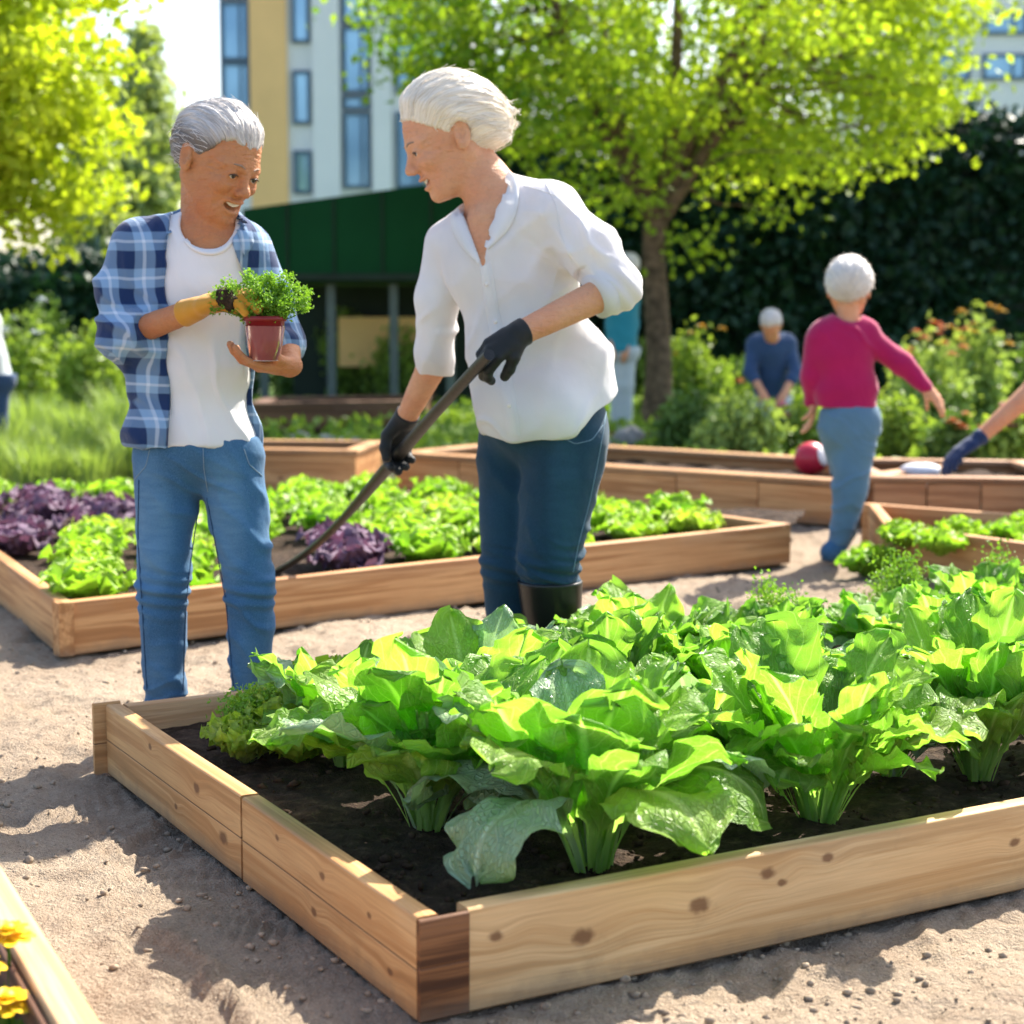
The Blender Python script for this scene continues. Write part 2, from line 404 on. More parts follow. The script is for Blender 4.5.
bed = thing('raised_bed', 'long pale pine raised bed in front, holding the tall leafy lettuces', 'raised bed', O)
bed['group'] = 'timber raised beds'
mid = .80
pl = plank(Bp(0, .010), Bp(0, mid - .006), .0, HB, .04, U, seed=1); flatshade(pl.build('side_board', M['pine_a'], bed))
pl = plank(Bp(0, mid + .006), Bp(0, LB), .0, HB, .04, U, seed=2, st0=mid); flatshade(pl.build('side_board', M['pine_a'], bed))
pl = plank(Bp(.004, mid - .006), Bp(.004, mid + .006), .0, HB - .003, .03, U, seed=3); flatshade(pl.build('seam_strip', M['seamdark'], bed))
pl = plank(Bp(.088, 0), Bp(WB, 0), .0, HB, .04, Vd, seed=4); flatshade(pl.build('front_board', M['pine_b'], bed))
pl = plank(Bp(0, -.003), Bp(.088, -.003), .0, HB - .002, .013, Vd, seed=5); flatshade(pl.build('end_block', M['endgrain'], bed))
pl = plank(Bp(.042, LB - .0), Bp(WB, LB - .0), .0, HB, .04, -Vd, seed=6); flatshade(pl.build('back_board', M['pine_c'], bed))
pl = plank(Bp(-.028, LB + .012), Bp(.04, LB + .012), -.01, HB + .004, .012, Vd, seed=8); flatshade(pl.build('corner_post', M['pine_a'], bed))
pl = plank(Bp(WB, 0), Bp(WB, LB), .0, HB, .04, U, seed=7); flatshade(pl.build('side_board', M['pine_c'], bed))
s = soil_patch([Bp(.04, .04), Bp(WB, .04), Bp(WB, LB - .04), Bp(.04, LB - .04)], SOIL, 3, .014, .011); s.build('soil', M['soil'], bed)
rg = np.random.RandomState(8); mb = MB()
for i in range(2600):
    q = Bp(rg.uniform(.06, 2.4), .05 + 1.4 * rg.rand() ** 1.5, SOIL + .004); r0 = .002 + .009 * rg.rand() ** 3; mb.grid(blob(q, (r0 * rg.uniform(.8, 1.5), r0, r0 * .75), 3, jit=.35, seed=rg.rand() * 99), closed=True)
M['clod'] = m_plain('dark_clods', (.060, .038, .025), .95, .4, 50, .1)
o_ = mb.build('clods', M['clod'], bed); o_['kind'] = 'stuff'

def simple_bed(label, pts, h, mat, th=.05, soil=None, cap=None, closed=True, segs=None, seeds=0, gp='timber raised beds'):
    pts = [np.array([p[0], p[1], 0.]) for p in pts]; cen = sum(pts) / len(pts)
    t_ = thing('raised_bed', label, 'raised bed', pts[0], gp)
    k = len(pts)
    for i in range(k if closed else k - 1):
        a, b_ = pts[i], pts[(i + 1) % k]; d = norm(b_ - a); inn = cen - a
        if segs and i in segs:
            nseg = segs[i]
            for q in range(nseg):
                p0 = a + (b_ - a) * q / nseg + d * .004; p1 = a + (b_ - a) * (q + 1) / nseg - d * .004
                flatshade(plank(p0, p1, 0, h - (.004 if q % 2 else 0), th, inn, seed=i * 7 + q + seeds, st0=q * 3.1).build('board', M[mat], t_))
        else:
            e0 = th * .999 if i % 2 else 0; e1 = th * .999 if i % 2 else 0
            if not closed: e0 = e1 = 0
            flatshade(plank(a + d * e0, b_ - d * e1, 0, h, th, inn, seed=i * 7 + seeds, st0=i * 2.3).build('board', M[mat], t_))
        if cap:
            cp = plank(a - norm(inn) * .015, b_ - norm(inn) * .015, h + .002, h + .03, cap, inn, seed=i + 40 + seeds)
            flatshade(cp.build('coping', M[mat], t_))
    if soil: soil_patch(pts if k == 4 else pts[:4], soil, seeds, .05).build('soil', M['soil'], t_)
    return t_

a = G(60, 657); b_ = G(790, 563)
fd = norm(b_ - a); bk = norm(np.array([-fd[1], fd[0], 0]))
bl = G(0, 605); ld = norm(bl - a)
midbed = simple_bed('wide raised bed in the middle with rows of green and purple lettuce',
    [a + ld * 4.4, a, b_, b_ + bk * .9], .178, 'larch', .05, closed=False)
s = soil_patch([a + fd * .06, b_ - fd * .06, G(805, 533), a + ld * 4.4], .11, 5, .04); s.build('soil', M['soil'], midbed)
MA, MBp = a, b_
# beds behind
e2a = G(395, 490); e2b = G(845, 527); d2 = norm(e2b - e2a); n2 = np.array([-d2[1], d2[0], 0]); n2 = n2 if n2[1] > 0 else -n2
simple_bed('long timber raised bed behind the woman in white, running to the tree', [e2a, e2b, e2b + n2 * 1.3, e2a + n2 * 1.3], .21, 'larch', .07, .15, .13, segs={0: 6}, seeds=3)
e1a = G(150, 492); e1b = G(356, 496); d1 = norm(e1b - e1a)
simple_bed('short timber raised bed just right of the plaid shirt person', [e1a, e1b, e1b + np.array([.1, .8, 0]), e1a + np.array([-.1, .8, 0])], .25, 'larch', .07, .2, .10, seeds=9)
f1 = G(872, 527); f2_ = G(1090, 531)
simple_bed('dark framed raised bed at the right edge behind the low bed', [f1, f2_, f2_ + np.array([0, 1.2, 0]), f1 + np.array([0, 1.2, 0])], .235, 'larch_b', .07, .2, .12, segs={0: 4}, seeds=14)
c1 = G(884, 572); c2 = G(1080, 604); c3 = c2 + np.array([.35, 1.05, 0]); c4 = G(866, 545)
simple_bed('low pale raised bed at the right edge with small lettuces', [c1, c2, c3, c4], .205, 'larch', .05, .12, seeds=21)
# near left bed
n1 = G(0, 863, HB); n0 = G(103, 1024, HB); dd = norm(n1 - n0); n0 = n0 - dd * .5; n1 = n1 + dd * .08; nn_ = np.array([-dd[1], dd[0], 0]); nn_ = nn_ if nn_[0] < 0 else -nn_
simple_bed('corner of a pine raised bed at lower left with yellow flowers', [n0, n1, n1 + nn_ * 1.1, n0 + nn_ * 1.1], HB, 'pine_c', .055, .09, seeds=30)
NB0, NB1, NBn = n0, n1, nn_
flatshade(plank(n0 + nn_ * .0575 + dd * .06, n1 + nn_ * .0575 - dd * .06, 0.02, HB - .012, .012, nn_, seed=77).build('shade_plank', M['brown'], bpy.data.objects['raised_bed.005']))  # added plank: shade on the board's inner face put into dark colour
# grey stone edging and dark soil strip further back
s = soil_patch([G(-120, 505), G(262, 505), G(262, 490), G(-120, 488)], .0, 8, .06, .03); tag(s.build('soil_strip', M['soil']), kind='structure')
M['stone'] = m_plain('stone', (.34, .32, .30), .85, .3, 6, .3, .02, 14)
for i, (px, py, wpx, hpx) in enumerate([(300, 440, 26, 16), (330, 443, 30, 17), (362, 440, 22, 14), (548, 446, 36, 20), (590, 440, 44, 26), (628, 437, 34, 22), (612, 452, 36, 14), (570, 456, 30, 12), (520, 450, 28, 14)]):
    c = G(px, py + hpx / 2, 0); k = c[1] / FPX
    mb = MB(); mb.grid(blob(c + [0, 0, hpx * k * .4], (wpx * k / 2, wpx * k / 2.6, hpx * k * .6), 8, jit=.25, seed=i * 3.3), closed=True)
    lab = ['small grey stone left of the others beside the short timber bed', 'wide grey stone in the middle of three beside the short timber bed', 'grey stone right of the others beside the short timber bed',
           'grey boulder behind the white blouse, left of the biggest one', 'biggest grey boulder near the tree trunk', 'grey boulder touching the foot of the tree trunk', 'flat grey stone in front of the boulders at the tree', 'low grey stone in front of the boulders, left of the flat one', 'leftmost grey stone behind the woman in white'][i]
    tag(mb.build('garden_stone', M['stone'], origin=c), lab, 'stone', 'stones at the path edge')
# ------------------------------------------------------------------ leafy vegetables
M['leaf'] = m_leaf('lettuce_leaf', (.11, .30, .025), (.35, .58, .08), rib=(.66, .86, .32), trans=.60, rough=.42)
M['leaf_y'] = m_leaf('lettuce_leaf_yellow', (.30, .50, .03), (.60, .72, .08), rib=(.7, .8, .3), trans=.45, rough=.4)
M['leaf_blue'] = m_leaf('cabbage_leaf', (.15, .30, .13), (.38, .52, .30), rib=(.60, .74, .50), trans=.42, rough=.34, spec=.8)
M['frill'] = m_leaf('frilly_lettuce', (.15, .34, .02), (.42, .58, .06), trans=.5, rough=.5, veins=False, blister=50)
M['purple'] = m_leaf('purple_lettuce', (.055, .030, .055), (.20, .12, .19), trans=.2, rough=.75, veins=False, blister=50, tcol=(1.2, .8, .9))

def leaf(mb, base, az, phi0, phi1, L, W, ruffle=.015, cup=.25, stalk=.3, seed=0, nt_=15, ns=11, tint=.5, freq=5, twist=0, mi=0, blade_shape=.62, sw=.065):
    """one leaf: a stalk rising at angle phi0 that bends to phi1, a wide blade with a ruffled margin"""
    t_ = np.linspace(0, 1, nt_); s_ = np.linspace(-1, 1, ns)
    phi = phi0 + (phi1 - phi0) * t_ ** 1.6
    ds = L / (nt_ - 1); r = np.concatenate([[0], np.cumsum(np.cos(phi[:-1]) * ds)]); z = np.concatenate([[0], np.cumsum(np.sin(phi[:-1]) * ds)])
    prof = sw + np.clip((t_ - stalk) / (blade_shape - stalk), 0, 1) ** .8 * (1 - sw)
    end = np.clip((1 - t_) / (1 - blade_shape), 0, 1); prof = np.where(t_ > blade_shape, np.sqrt(np.clip(1 - (1 - end) ** 2.2, 0, 1)), prof); prof = np.maximum(prof, .03)
    wdt = W * prof * (1 + .10 * vnoise(t_ * 6, seed, 0, 4))
    T_, S_ = np.meshgrid(t_, s_, indexing='ij')
    e = np.abs(S_) ** 1.7; blade = np.clip((T_ - stalk * .6) / .3, 0, 1)
    rad_dir = np.array([math.cos(az), math.sin(az), 0]); side = np.array([-math.sin(az), math.cos(az), 0])
    nrm = np.stack([-np.sin(phi)[:, None] * rad_dir[0] , -np.sin(phi)[:, None] * rad_dir[1], np.cos(phi)[:, None] + 0 * rad_dir[0]], -1).reshape(nt_, 3)
    ph = rs.rand() * 6.28
    ruf = ruffle * e * blade * (np.sin(T_ * freq * 6.28 + ph + S_ * 1.5) + .5 * np.sin(T_ * freq * 2.3 * 6.28 + ph * 2) + .8 * vnoise(T_ * 9, S_ * 3 + seed, ph)) + .0022 * np.abs(S_) ** 4 * blade * np.sin(T_ * 95 + S_ * 4 + ph) * (W > .045)
    cupd = cup * wdt[:, None] * S_ ** 2
    if twist: cupd = cupd + np.sin(twist) * S_ * wdt[:, None] * T_
    bl = .012 * W / .08 * vnoise(T_ * 6, S_ * 4 + seed * 3, 1.5) * blade
    off = ruf + cupd + bl
    rim = 1 + .10 * e * np.sin(T_ * 26 + ph) * blade
    lobes = wdt[:, None] * S_ * rim
    P = base + r[:, None, None] * rad_dir + np.array([0, 0, 1.]) * z[:, None, None] + lobes[..., None] * side + off[..., None] * nrm[:, None, :]
    tipd = .022 * L * blade * np.sin(S_ * 7 + ph) * T_
    P = P + tipd[..., None] * (rad_dir * np.cos(phi)[:, None, None] + np.array([0, 0, 1.]) * np.sin(phi)[:, None, None])
    st = np.stack([S_, T_, np.full_like(T_, tint)], -1)
    mb.grid(P, st, mi=mi)

def big_lettuce(kind, seed):
    global rs; rs = np.random.RandomState(seed); mb = MB(); q = rs.rand
    n = {'broad': 27, 'crisp': 36, 'open': 28}[kind]
    for i in range(n):
        f = i / (n - 1)                       # 0 outer .. 1 inner
        az = i * 2.4 + q() * .5
        d0 = np.array([math.cos(az), math.sin(az), 0]) * (.010 + .022 * q())
        if kind == 'broad':
            outer = i < 7
            leaf(mb, d0, az, R(70 + 12 * q()) if outer else R(60 + 26 * q()), R(-105 + 40 * q()) if outer else R(-25 + 90 * q()), (.33 if outer else .30) + .07 * q(), (.085 if outer else .062) + .028 * q(), .012, -.12 if outer else .12, .26, i, tint=.2 + .7 * q(), freq=3.2, twist=(q() - .5) * .8, mi=1 if (outer and q() < .75) or q() < .12 else 0, blade_shape=.70, nt_=36, ns=21)
        elif kind == 'crisp':
            leaf(mb, d0, az, R(56 + 30 * q()), R(-30 + 100 * q()), .24 + .13 * q(), .042 + .028 * q(), .0095, .2, .30, i, tint=.2 + .8 * q(), freq=6, twist=(q() - .5) * 1.2, nt_=40, ns=19, blade_shape=.76)
        else:
            leaf(mb, d0, az, R(58 + 28 * q()), R(-50 + 115 * q()), .27 + .09 * q(), .060 + .03 * q(), .011, .06, .28, i, tint=.2 + .7 * q(), freq=4, twist=(q() - .5) * .9, mi=1 if q() < .16 else 0, nt_=36, ns=19)
    # pale slender stalks in the heart
    for i in range(18):
        az = q() * 6.28; r0 = .012 + .012 * q(); d = np.array([math.cos(az), math.sin(az), 0])
        pts = [d * r0, d * (r0 + .02) + [0, 0, .07], d * (r0 + .05) + [0, 0, .15], d * (r0 + .10) + [0, 0, .22]]
        P_ = np.array(pts); mb.tube(P_, [.0055, .005, .004, .0025], 7, tint=1.4, flat=.6)
    return mb
def frilly(seed, n=30, Lr=.15, W=.05, curl=.5):
    global rs; rs = np.random.RandomState(seed); mb = MB(); q = rs.rand
    for i in range(n):
        f = i / (n - 1); az = i * 2.4 + q() * .4
        leaf(mb, np.array([math.cos(az), math.sin(az), 0]) * .014 * (1.2 - f), az, R(30 + 52 * f + q() * 12), R(0 + 75 * f + q() * 40), Lr * (1 - .25 * f) * (.85 + .3 * q()), W * (1.1 - .3 * f), .018 * W / .05, .3, .1, i, nt_=18, ns=13, tint=.1 + .5 * f + .45 * q(), freq=4, twist=(q() - .5))
    return mb
def mesh_of(mb, name, mats): 
    o = mb.build(name, mats, link=False); return o.data
PL = {}
for k in ('broad', 'crisp', 'open'):
    for v in range(3): PL[k, v] = mesh_of(big_lettuce(k, 50 + v * 7 + len(k)), 'leaves', [M['leaf'], M['leaf_blue']])
for v in range(4): PL['frill', v] = mesh_of(frilly(80 + v), 'leaves', [M['frill']])
for v in range(2): PL['frill_y', v] = mesh_of(frilly(90 + v, 34, .15, .042), 'leaves', [M['leaf_y']])
for v in range(2): PL['purple', v] = mesh_of(frilly(95 + v, 30, .15, .055), 'leaves', [M['purple']])
def plant(name, mesh, loc, rz, sc, label, cat, group, tilt=(0, 0)):
    o = bpy.data.objects.new(name, mesh); COL.objects.link(o)
    o.location = Vector([float(v) for v in loc]); o.rotation_euler = (tilt[0], tilt[1], rz); o.scale = sc if isinstance(sc, tuple) else (sc,) * 3
    return tag(o, label, cat, group)
GH = 'tall lettuces in the front raised bed'
hero = [  # pixel of the stem foot, mesh, scale, turn, label
 (592, 868, 'broad', 0, 1.2, .3, 'big broad leaved lettuce nearest to the front board, drooping glossy leaves'),
 (818, 822, 'crisp', 0, 1.18, 1.2, 'tall crisp lettuce with many pale stalks and yellow inner leaves'),
 (978, 778, 'crisp', 1, 1.14, 2.2, 'tall stalky lettuce near the front board at the right edge'),
 (428, 826, 'open', 0, 1.22, 4.3, 'tall lettuce near the left board, one left of the drooping lettuce'),
 (508, 806, 'broad', 1, .95, 2.9, 'lettuce squeezed behind and left of the drooping lettuce'),
 (700, 795, 'open', 2, .90, 5.1, 'dark broad lettuce between the drooping and the crisp lettuce'),
 (345, 765, 'open', 1, .92, .8, 'round leaved lettuce behind the small yellow frilly lettuces'),
 (890, 775, 'open', 2, .85, 3.3, 'lettuce between the crisp and the stalky lettuce, one row back'),
 (1050, 760, 'open', 0, 1.0, 1.9, 'lettuce cut by the right edge of the photo, near the front board'),
 (470, 752, 'open', 2, 1.02, 2.0, 'lettuce of the second row behind the left tall lettuce'),
 (610, 752, 'crisp', 2, 1.02, .4, 'curly topped lettuce right behind the drooping lettuce'),
 (740, 748, 'crisp', 0, .95, 3.7, 'curly topped lettuce behind the dark broad lettuce'),
 (830, 735, 'broad', 0, .74, 5.5, 'glossy lettuce of the second row behind the crisp lettuce'),
 (950, 712, 'crisp', 1, .95, 4.4, 'lacy lettuce of the second row behind the stalky lettuce'),
 (1040, 700, 'crisp', 2, .95, 1.0, 'lacy lettuce of the second row at the right edge'),
 (540, 705, 'broad', 2, .68, .9, 'lettuce of the third row, in front of the black boot'),
 (640, 700, 'open', 1, .98, 4.1, 'lettuce of the third row, right of the black boot'),
 (765, 690, 'crisp', 2, .84, 5.9, 'lacy lettuce of the third row in the middle of the bed'),
 (868, 676, 'broad', 1, .74, 2.7, 'broad lettuce of the third row towards the right'),
 (985, 662, 'crisp', 0, .90, .2, 'lacy lettuce of the third row near the right edge'),
 (470, 695, 'frill', 1, 1.2, .2, 'small frilly green lettuce at the back board between the two women'),
 (1070, 645, 'open', 1, .85, .5, 'lettuce at the back board just past the right edge'),
]
for (px, py, k, v, sc, rz, lab) in hero:
    p = G(px, py, SOIL + .004); plant('lettuce', PL[k, v], p, rz, sc, lab, 'lettuce', GH, (rnd.uniform(-.08, .08), rnd.uniform(-.08, .08)))
for i, (px, py, k, v, sc, lab) in enumerate([
 (246, 762, 'frill_y', 0, .82, 'small yellow green frilly lettuce at the left board, lowest one'),
 (285, 738, 'frill_y', 1, .95, 'yellow green frilly lettuce behind the lowest small one'),
 (300, 762, 'frill', 0, .85, 'small green frilly lettuce right of the lowest yellow one'),
 (318, 728, 'frill', 2, 1.25, 'green frilly lettuce at the back board by the knee of the jeans')]):
    plant('frilly_lettuce', PL[k, v], G(px, py, SOIL + .004), i * 1.7, sc, lab, 'lettuce', 'small frilly lettuces in the corner of the front bed')

# rows of lettuce in the middle bed
ordn = ['first', 'second', 'third', 'fourth', 'fifth', 'sixth', 'seventh', 'eighth', 'ninth', 'tenth', 'eleventh', 'twelfth', 'thirteenth', 'fourteenth', 'fifteenth']
back_line = [G(-150, 497)[:2], G(398, 497)[:2], G(840, 531)[:2]]
def ray_px(p):
    d = np.asarray(p) - [0, 0, CAM_H]; z = d @ cF; return 512 + FPX * d[0] / z, 512 - FPX * (d @ cU) / z
row = 0
for r_ in range(13):
    off = .20 + r_ * .34; cnt = 0
    for i in range(-14, 14):
        q = a = MA + fd * (.19 + .36 * i + (.18 if r_ % 2 else 0)) + bk * off
        q = q + np.array([rnd.uniform(-.03, .03), rnd.uniform(-.03, .03), 0])
        rel = q - MA
        # left of the left board, behind the rear line or past the right end: skip
        if (rel - ld * rel.dot(bk) / ld.dot(bk)).dot(fd) < .15: continue
        if (rel - norm(G(838, 530) - MBp) * 0).dot(fd) > np.linalg.norm(MBp - MA) + .1 * off - .15: continue
        px, py = ray_px([q[0], q[1], .11])
        if px < -30: continue
        lim = 499 + (0 if px < 400 else (px - 400) * 34 / 440)
        if py < lim + 4: continue
        if abs(px - 272) < 26 and abs(py - 572) < 22: continue
        cnt += 1
        pur = (px < 85 and 515 < py < 592) or (60 < px < 120 and 520 < py < 548) or (285 < px < 372 and 562 < py < 600)
        yel = (not pur) and rnd.random() < .3
        key = ('purple', rnd.randrange(2)) if pur else (('frill_y', rnd.randrange(2)) if yel else ('frill', rnd.randrange(4)))
        colr = 'dark purple' if pur else ('yellow green' if yel else 'bright green')
        plant('frilly_lettuce', PL[key], [q[0], q[1], .112], rnd.uniform(0, 6.28), (1.15 if not pur else 1.2) * rnd.uniform(.85, 1.15),
              '%s frilly lettuce, %s from the left in the %s row of the middle bed' % (colr, ordn[min(14, cnt - 1)], ordn[r_]), 'lettuce', 'lettuces in rows in the middle bed')
for i, (px, py) in enumerate([(1005, 548), (1040, 556), (960, 545), (1030, 538), (905, 548), (940, 556)]):
    p = G(px, py, .12); plant('frilly_lettuce', PL['frill', i % 4], p, i, .9, ['green lettuce nearest the right edge in the low pale bed', 'green lettuce just past the right edge in the low pale bed', 'green lettuce halfway along the low pale bed', 'green lettuce at the back of the low pale bed by the right edge', 'green lettuce in the left corner of the low pale bed', 'green lettuce between the left corner and the middle of the low pale bed'][i], 'lettuce', 'lettuces in the low bed at the right')
p = G(868, 575); plant('frilly_lettuce', PL['frill', 1], p + [0, 0, -.01], 1, 1.1, 'green lettuce growing in the path beside the walking foot', 'lettuce', 'lettuces by the path')

def feathery(label, px, py, h, w_, seed, mat='parsley'):
    b0 = G(px, py, SOIL); rg = np.random.RandomState(seed); t_ = thing('feathery_herb', label, 'herb plant', b0, 'feathery herbs between the lettuces'); mb = MB(); cr = MB()
    for i in range(46):
        az = rg.rand() * 6.28; rr = math.sqrt(rg.rand()); e = b0 + [math.cos(az) * rr * w_, math.sin(az) * rr * w_, h * (1 - .45 * rr * rr) * (.7 + .4 * rg.rand())]
        P_ = limb(mb, b0 + [math.cos(az) * .015, math.sin(az) * .015, 0], e, .0026, .001, rg, .07, 5); k_ = 70; tt = .45 + .6 * rg.rand(k_); pp = b0 + (e - b0) * tt[:, None] + rg.normal(size=(k_, 3)) * .018
        cards(cr, pp, .013 * (.7 + .6 * rg.rand(k_)), .2 + .5 * rg.rand() + .3 * rg.rand(k_), rg, .6, 0, .6)
    mb.build('stems', M['leaf_y'], t_); cr.build('leaves', M[mat], t_, False)
# ------------------------------------------------------------------ buildings
M['render_w'] = m_plain('white_render', (.80, .80, .80), .7, .03, .6)
M['beige'] = m_plain('beige_panel', (.95, .58, .24), .7, .05, .8)
M['frame'] = m_plain('dark_frame', (.07, .13, .20), .4, .1)
m, t, b = newmat('window_glass', .08, .9); n = N(t); f = n.noise(n.obj(), .35, 3)
n.link(n.ramp(f, [(.35, (.08, .20, .34)), (.65, (.30, .50, .68))]), b.inputs['Base Color']); b.inputs['Metallic'].default_value = .35; M['glass'] = m
M['glass_dark'] = m_plain('dark_glass', (.02, .06, .10), .12, .2, .5, .8)
M['awning'] = m_plain('green_sheet', (.008, .060, .022), .8, .15, .7, .1)
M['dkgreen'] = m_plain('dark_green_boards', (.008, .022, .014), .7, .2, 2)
M['steel'] = m_plain('grey_post', (.10, .13, .13), .5, .1)

def facade_building(name, label, Yd, x0, x1, ztop, depth, cols, rotz=0):
    """cols: list of (px0, px1, kind, rows) measured on the facade"""
    org = np.array([A(x0, 310, Yd)[0], Yd, 0]); t_ = thing(name, label, 'building', org)
    k = Yd / FPX; X = lambda px: (px - 512) * k * 1.0
    w0, w1 = X(x0), X(x1)
    mb = MB(); mb.box([(w0 + w1) / 2, Yd + depth / 2, ztop / 2], [w1 - w0, depth, ztop]); mb.build('wall', M['render_w'], t_, False)
    mb = MB(); mb.box([(w0 + w1) / 2, Yd + depth / 2, ztop + .2], [w1 - w0 + .5, depth + .5, .4]); mb.build('roof', M['frame'], t_, False)
    for (p0, p1, kind, zs) in cols:
        a_, c_ = X(p0), X(p1)
        if kind == 'beige':
            mb = MB(); mb.box([(a_ + c_) / 2, Yd - .05, ztop / 2 + .1], [c_ - a_, .12, ztop - .3]); mb.build('panel', M['beige'], t_, False); continue
        if kind == 'pier':
            mb = MB(); mb.box([(a_ + c_) / 2, Yd - .12, ztop / 2], [c_ - a_, .26, ztop - .1]); mb.build('pier', M['render_w'], t_, False); continue
        for (z0, z1) in zs:
            fr = MB(); cx, cz, ww, hh = (a_ + c_) / 2, (z0 + z1) / 2, c_ - a_, z1 - z0
            fr.box([cx, Yd - .03, z0 + .04], [ww, .10, .08]); fr.box([cx, Yd - .03, z1 - .04], [ww, .10, .08])
            fr.box([a_ + .04, Yd - .03, cz], [.08, .10, hh - .16]); fr.box([c_ - .04, Yd - .03, cz], [.08, .10, hh - .16])
            if ww > .5: fr.box([cx + ww * .18, Yd - .03, cz], [.05, .09, hh - .16])
            f_ = fr.build('window', M['frame'], t_, False)
            pn = MB(); pn.box([cx, Yd - .012, cz], [ww - .161, .03, hh - .161])
            o = pn.build('pane', M['glass'] if kind != 'dark' else M['glass_dark'], f_, False, origin=org)
    return t_
Z40 = lambda py: CAM_H + (310 - py) * 40 / FPX
Z = lambda a_, b_: (Z40(b_), Z40(a_))
facade_building('office_block', 'white office building with blue windows and a beige wall strip', 40, 226, 470, 13.5, 14, [
    (227.5, 255.5, 'win', [Z(10, 67), Z(68, 114), Z(-45, 8), Z(-105, -48), Z(116, 180)]), (256, 292, 'beige', []),
    (297, 315, 'win', [Z(-2, 50), Z(76, 128), Z(153, 195), Z(-80, -30)]), (318, 344, 'pier', []),
    (346, 373, 'win', [Z(-40, 32), Z(34, 98), Z(100, 114), Z(116, 190), Z(-110, -44)]), (376, 394, 'pier', []),
    (398, 425, 'win', [Z(-40, 32), Z(40, 98), Z(116, 190)]), (432, 460, 'win', [Z(-40, 32), Z(40, 98), Z(116, 190)])])
Z42 = lambda py: CAM_H + (310 - py) * 45 / FPX
zz = lambda a_, b_: (Z42(b_), Z42(a_))
facade_building('apartment_block', 'pale apartment block at the upper right beyond the tree', 45, 905, 1180, 11.5, 12, [
    (915, 960, 'win', [zz(20, 40), zz(60, 85), zz(-30, -8)]), (972, 1015, 'win', [zz(20, 42), zz(60, 85), zz(-30, -8)]), (1022, 1070, 'win', [zz(15, 42), zz(60, 85), zz(-30, -8)])])
# green roofed pavilion
YD = 19.0; k = YD / FPX; XX = lambda px: (px - 512) * k; ZZ = lambda py: CAM_H + (310 - py) * k
pv = thing('pavilion', 'low pavilion with a wide dark green fascia between the two women', 'pavilion', [XX(250), YD, 0])
mb = MB()
x0, x1 = XX(246), XX(500)
V = []
for (x, zt) in ((x0, ZZ(210)), (x1, ZZ(176))):
    for y in (YD, YD + 4.5): V += [[x, y, ZZ(279)], [x, y, zt]]
mb.add(V, [[0, 1, 5, 4], [2, 6, 7, 3], [0, 2, 3, 1], [4, 5, 7, 6], [1, 3, 7, 5], [0, 4, 6, 2]]); mb.build('fascia', M['awning'], pv, False)
for i, px in enumerate((290, 336, 384, 432, 480)):
    mb = MB(); zt = ZZ(210) + (ZZ(176) - ZZ(210)) * (XX(px) - x0) / (x1 - x0); mb.box([XX(px), YD - .012, (zt + ZZ(279)) / 2], [.02, .02, zt - ZZ(279) - .03]); mb.build('seam', M['dkgreen'], pv, False)
mb = MB(); mb.box([(x0 + x1) / 2, YD - .02, ZZ(279) + .03], [x1 - x0 + .03, .05, .07]); mb.build('gutter', M['dkgreen'], pv, False)
mb = MB(); mb.box([(x0 + x1) / 2, YD + 3.0, ZZ(281) / 2], [x1 - x0 - .3, .12, ZZ(281)]); mb.build('back_wall', M['dkgreen'], pv, False)
for px in (262, 330, 393, 450, 492):
    mb = MB(); mb.box([XX(px), YD + .25, ZZ(281) / 2 - .01], [.09, .09, ZZ(281) - .02]); mb.build('post', M['steel'], pv, False)
mb = MB(); mb.box([XX(372), YD + 2.7, .75], [1.2, .3, .6]); mb.build('counter', M['beige'], pv, False)

# ------------------------------------------------------------------ foliage
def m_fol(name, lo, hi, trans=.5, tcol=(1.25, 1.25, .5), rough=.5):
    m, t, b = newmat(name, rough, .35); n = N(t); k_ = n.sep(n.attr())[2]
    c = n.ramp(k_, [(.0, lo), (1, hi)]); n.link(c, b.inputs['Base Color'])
    tr = n.new('BsdfTranslucent'); mx = n.new('MixShader'); mx.inputs[0].default_value = trans
    n.link(n.mix(1, c, tcol, 'MULTIPLY'), tr.inputs[0]); n.link(b.outputs[0], mx.inputs[1]); n.link(tr.outputs[0], mx.inputs[2])
    out = [q for q in t.nodes if q.type == 'OUTPUT_MATERIAL'][0]; n.link(mx.outputs[0], out.inputs[0]); return m
M['maple'] = m_fol('maple_leaves', (.10, .22, .02), (.44, .55, .05), .58)
M['lime'] = m_fol('lime_tree_leaves', (.28, .40, .025), (.54, .62, .05), .5)
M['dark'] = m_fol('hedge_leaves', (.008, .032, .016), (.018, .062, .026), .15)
M['fir'] = m_fol('conifer_needles', (.24, .32, .13), (.45, .52, .24), .45)
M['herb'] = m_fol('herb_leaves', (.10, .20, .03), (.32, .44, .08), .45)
M['herb_g'] = m_fol('grass_blades', (.17, .26, .07), (.36, .48, .15), .4)
M['herb_d'] = m_fol('dark_herb_leaves', (.04, .10, .02), (.14, .24, .05), .35)
M['parsley'] = m_fol('parsley_leaves', (.08, .22, .02), (.26, .46, .05), .4)
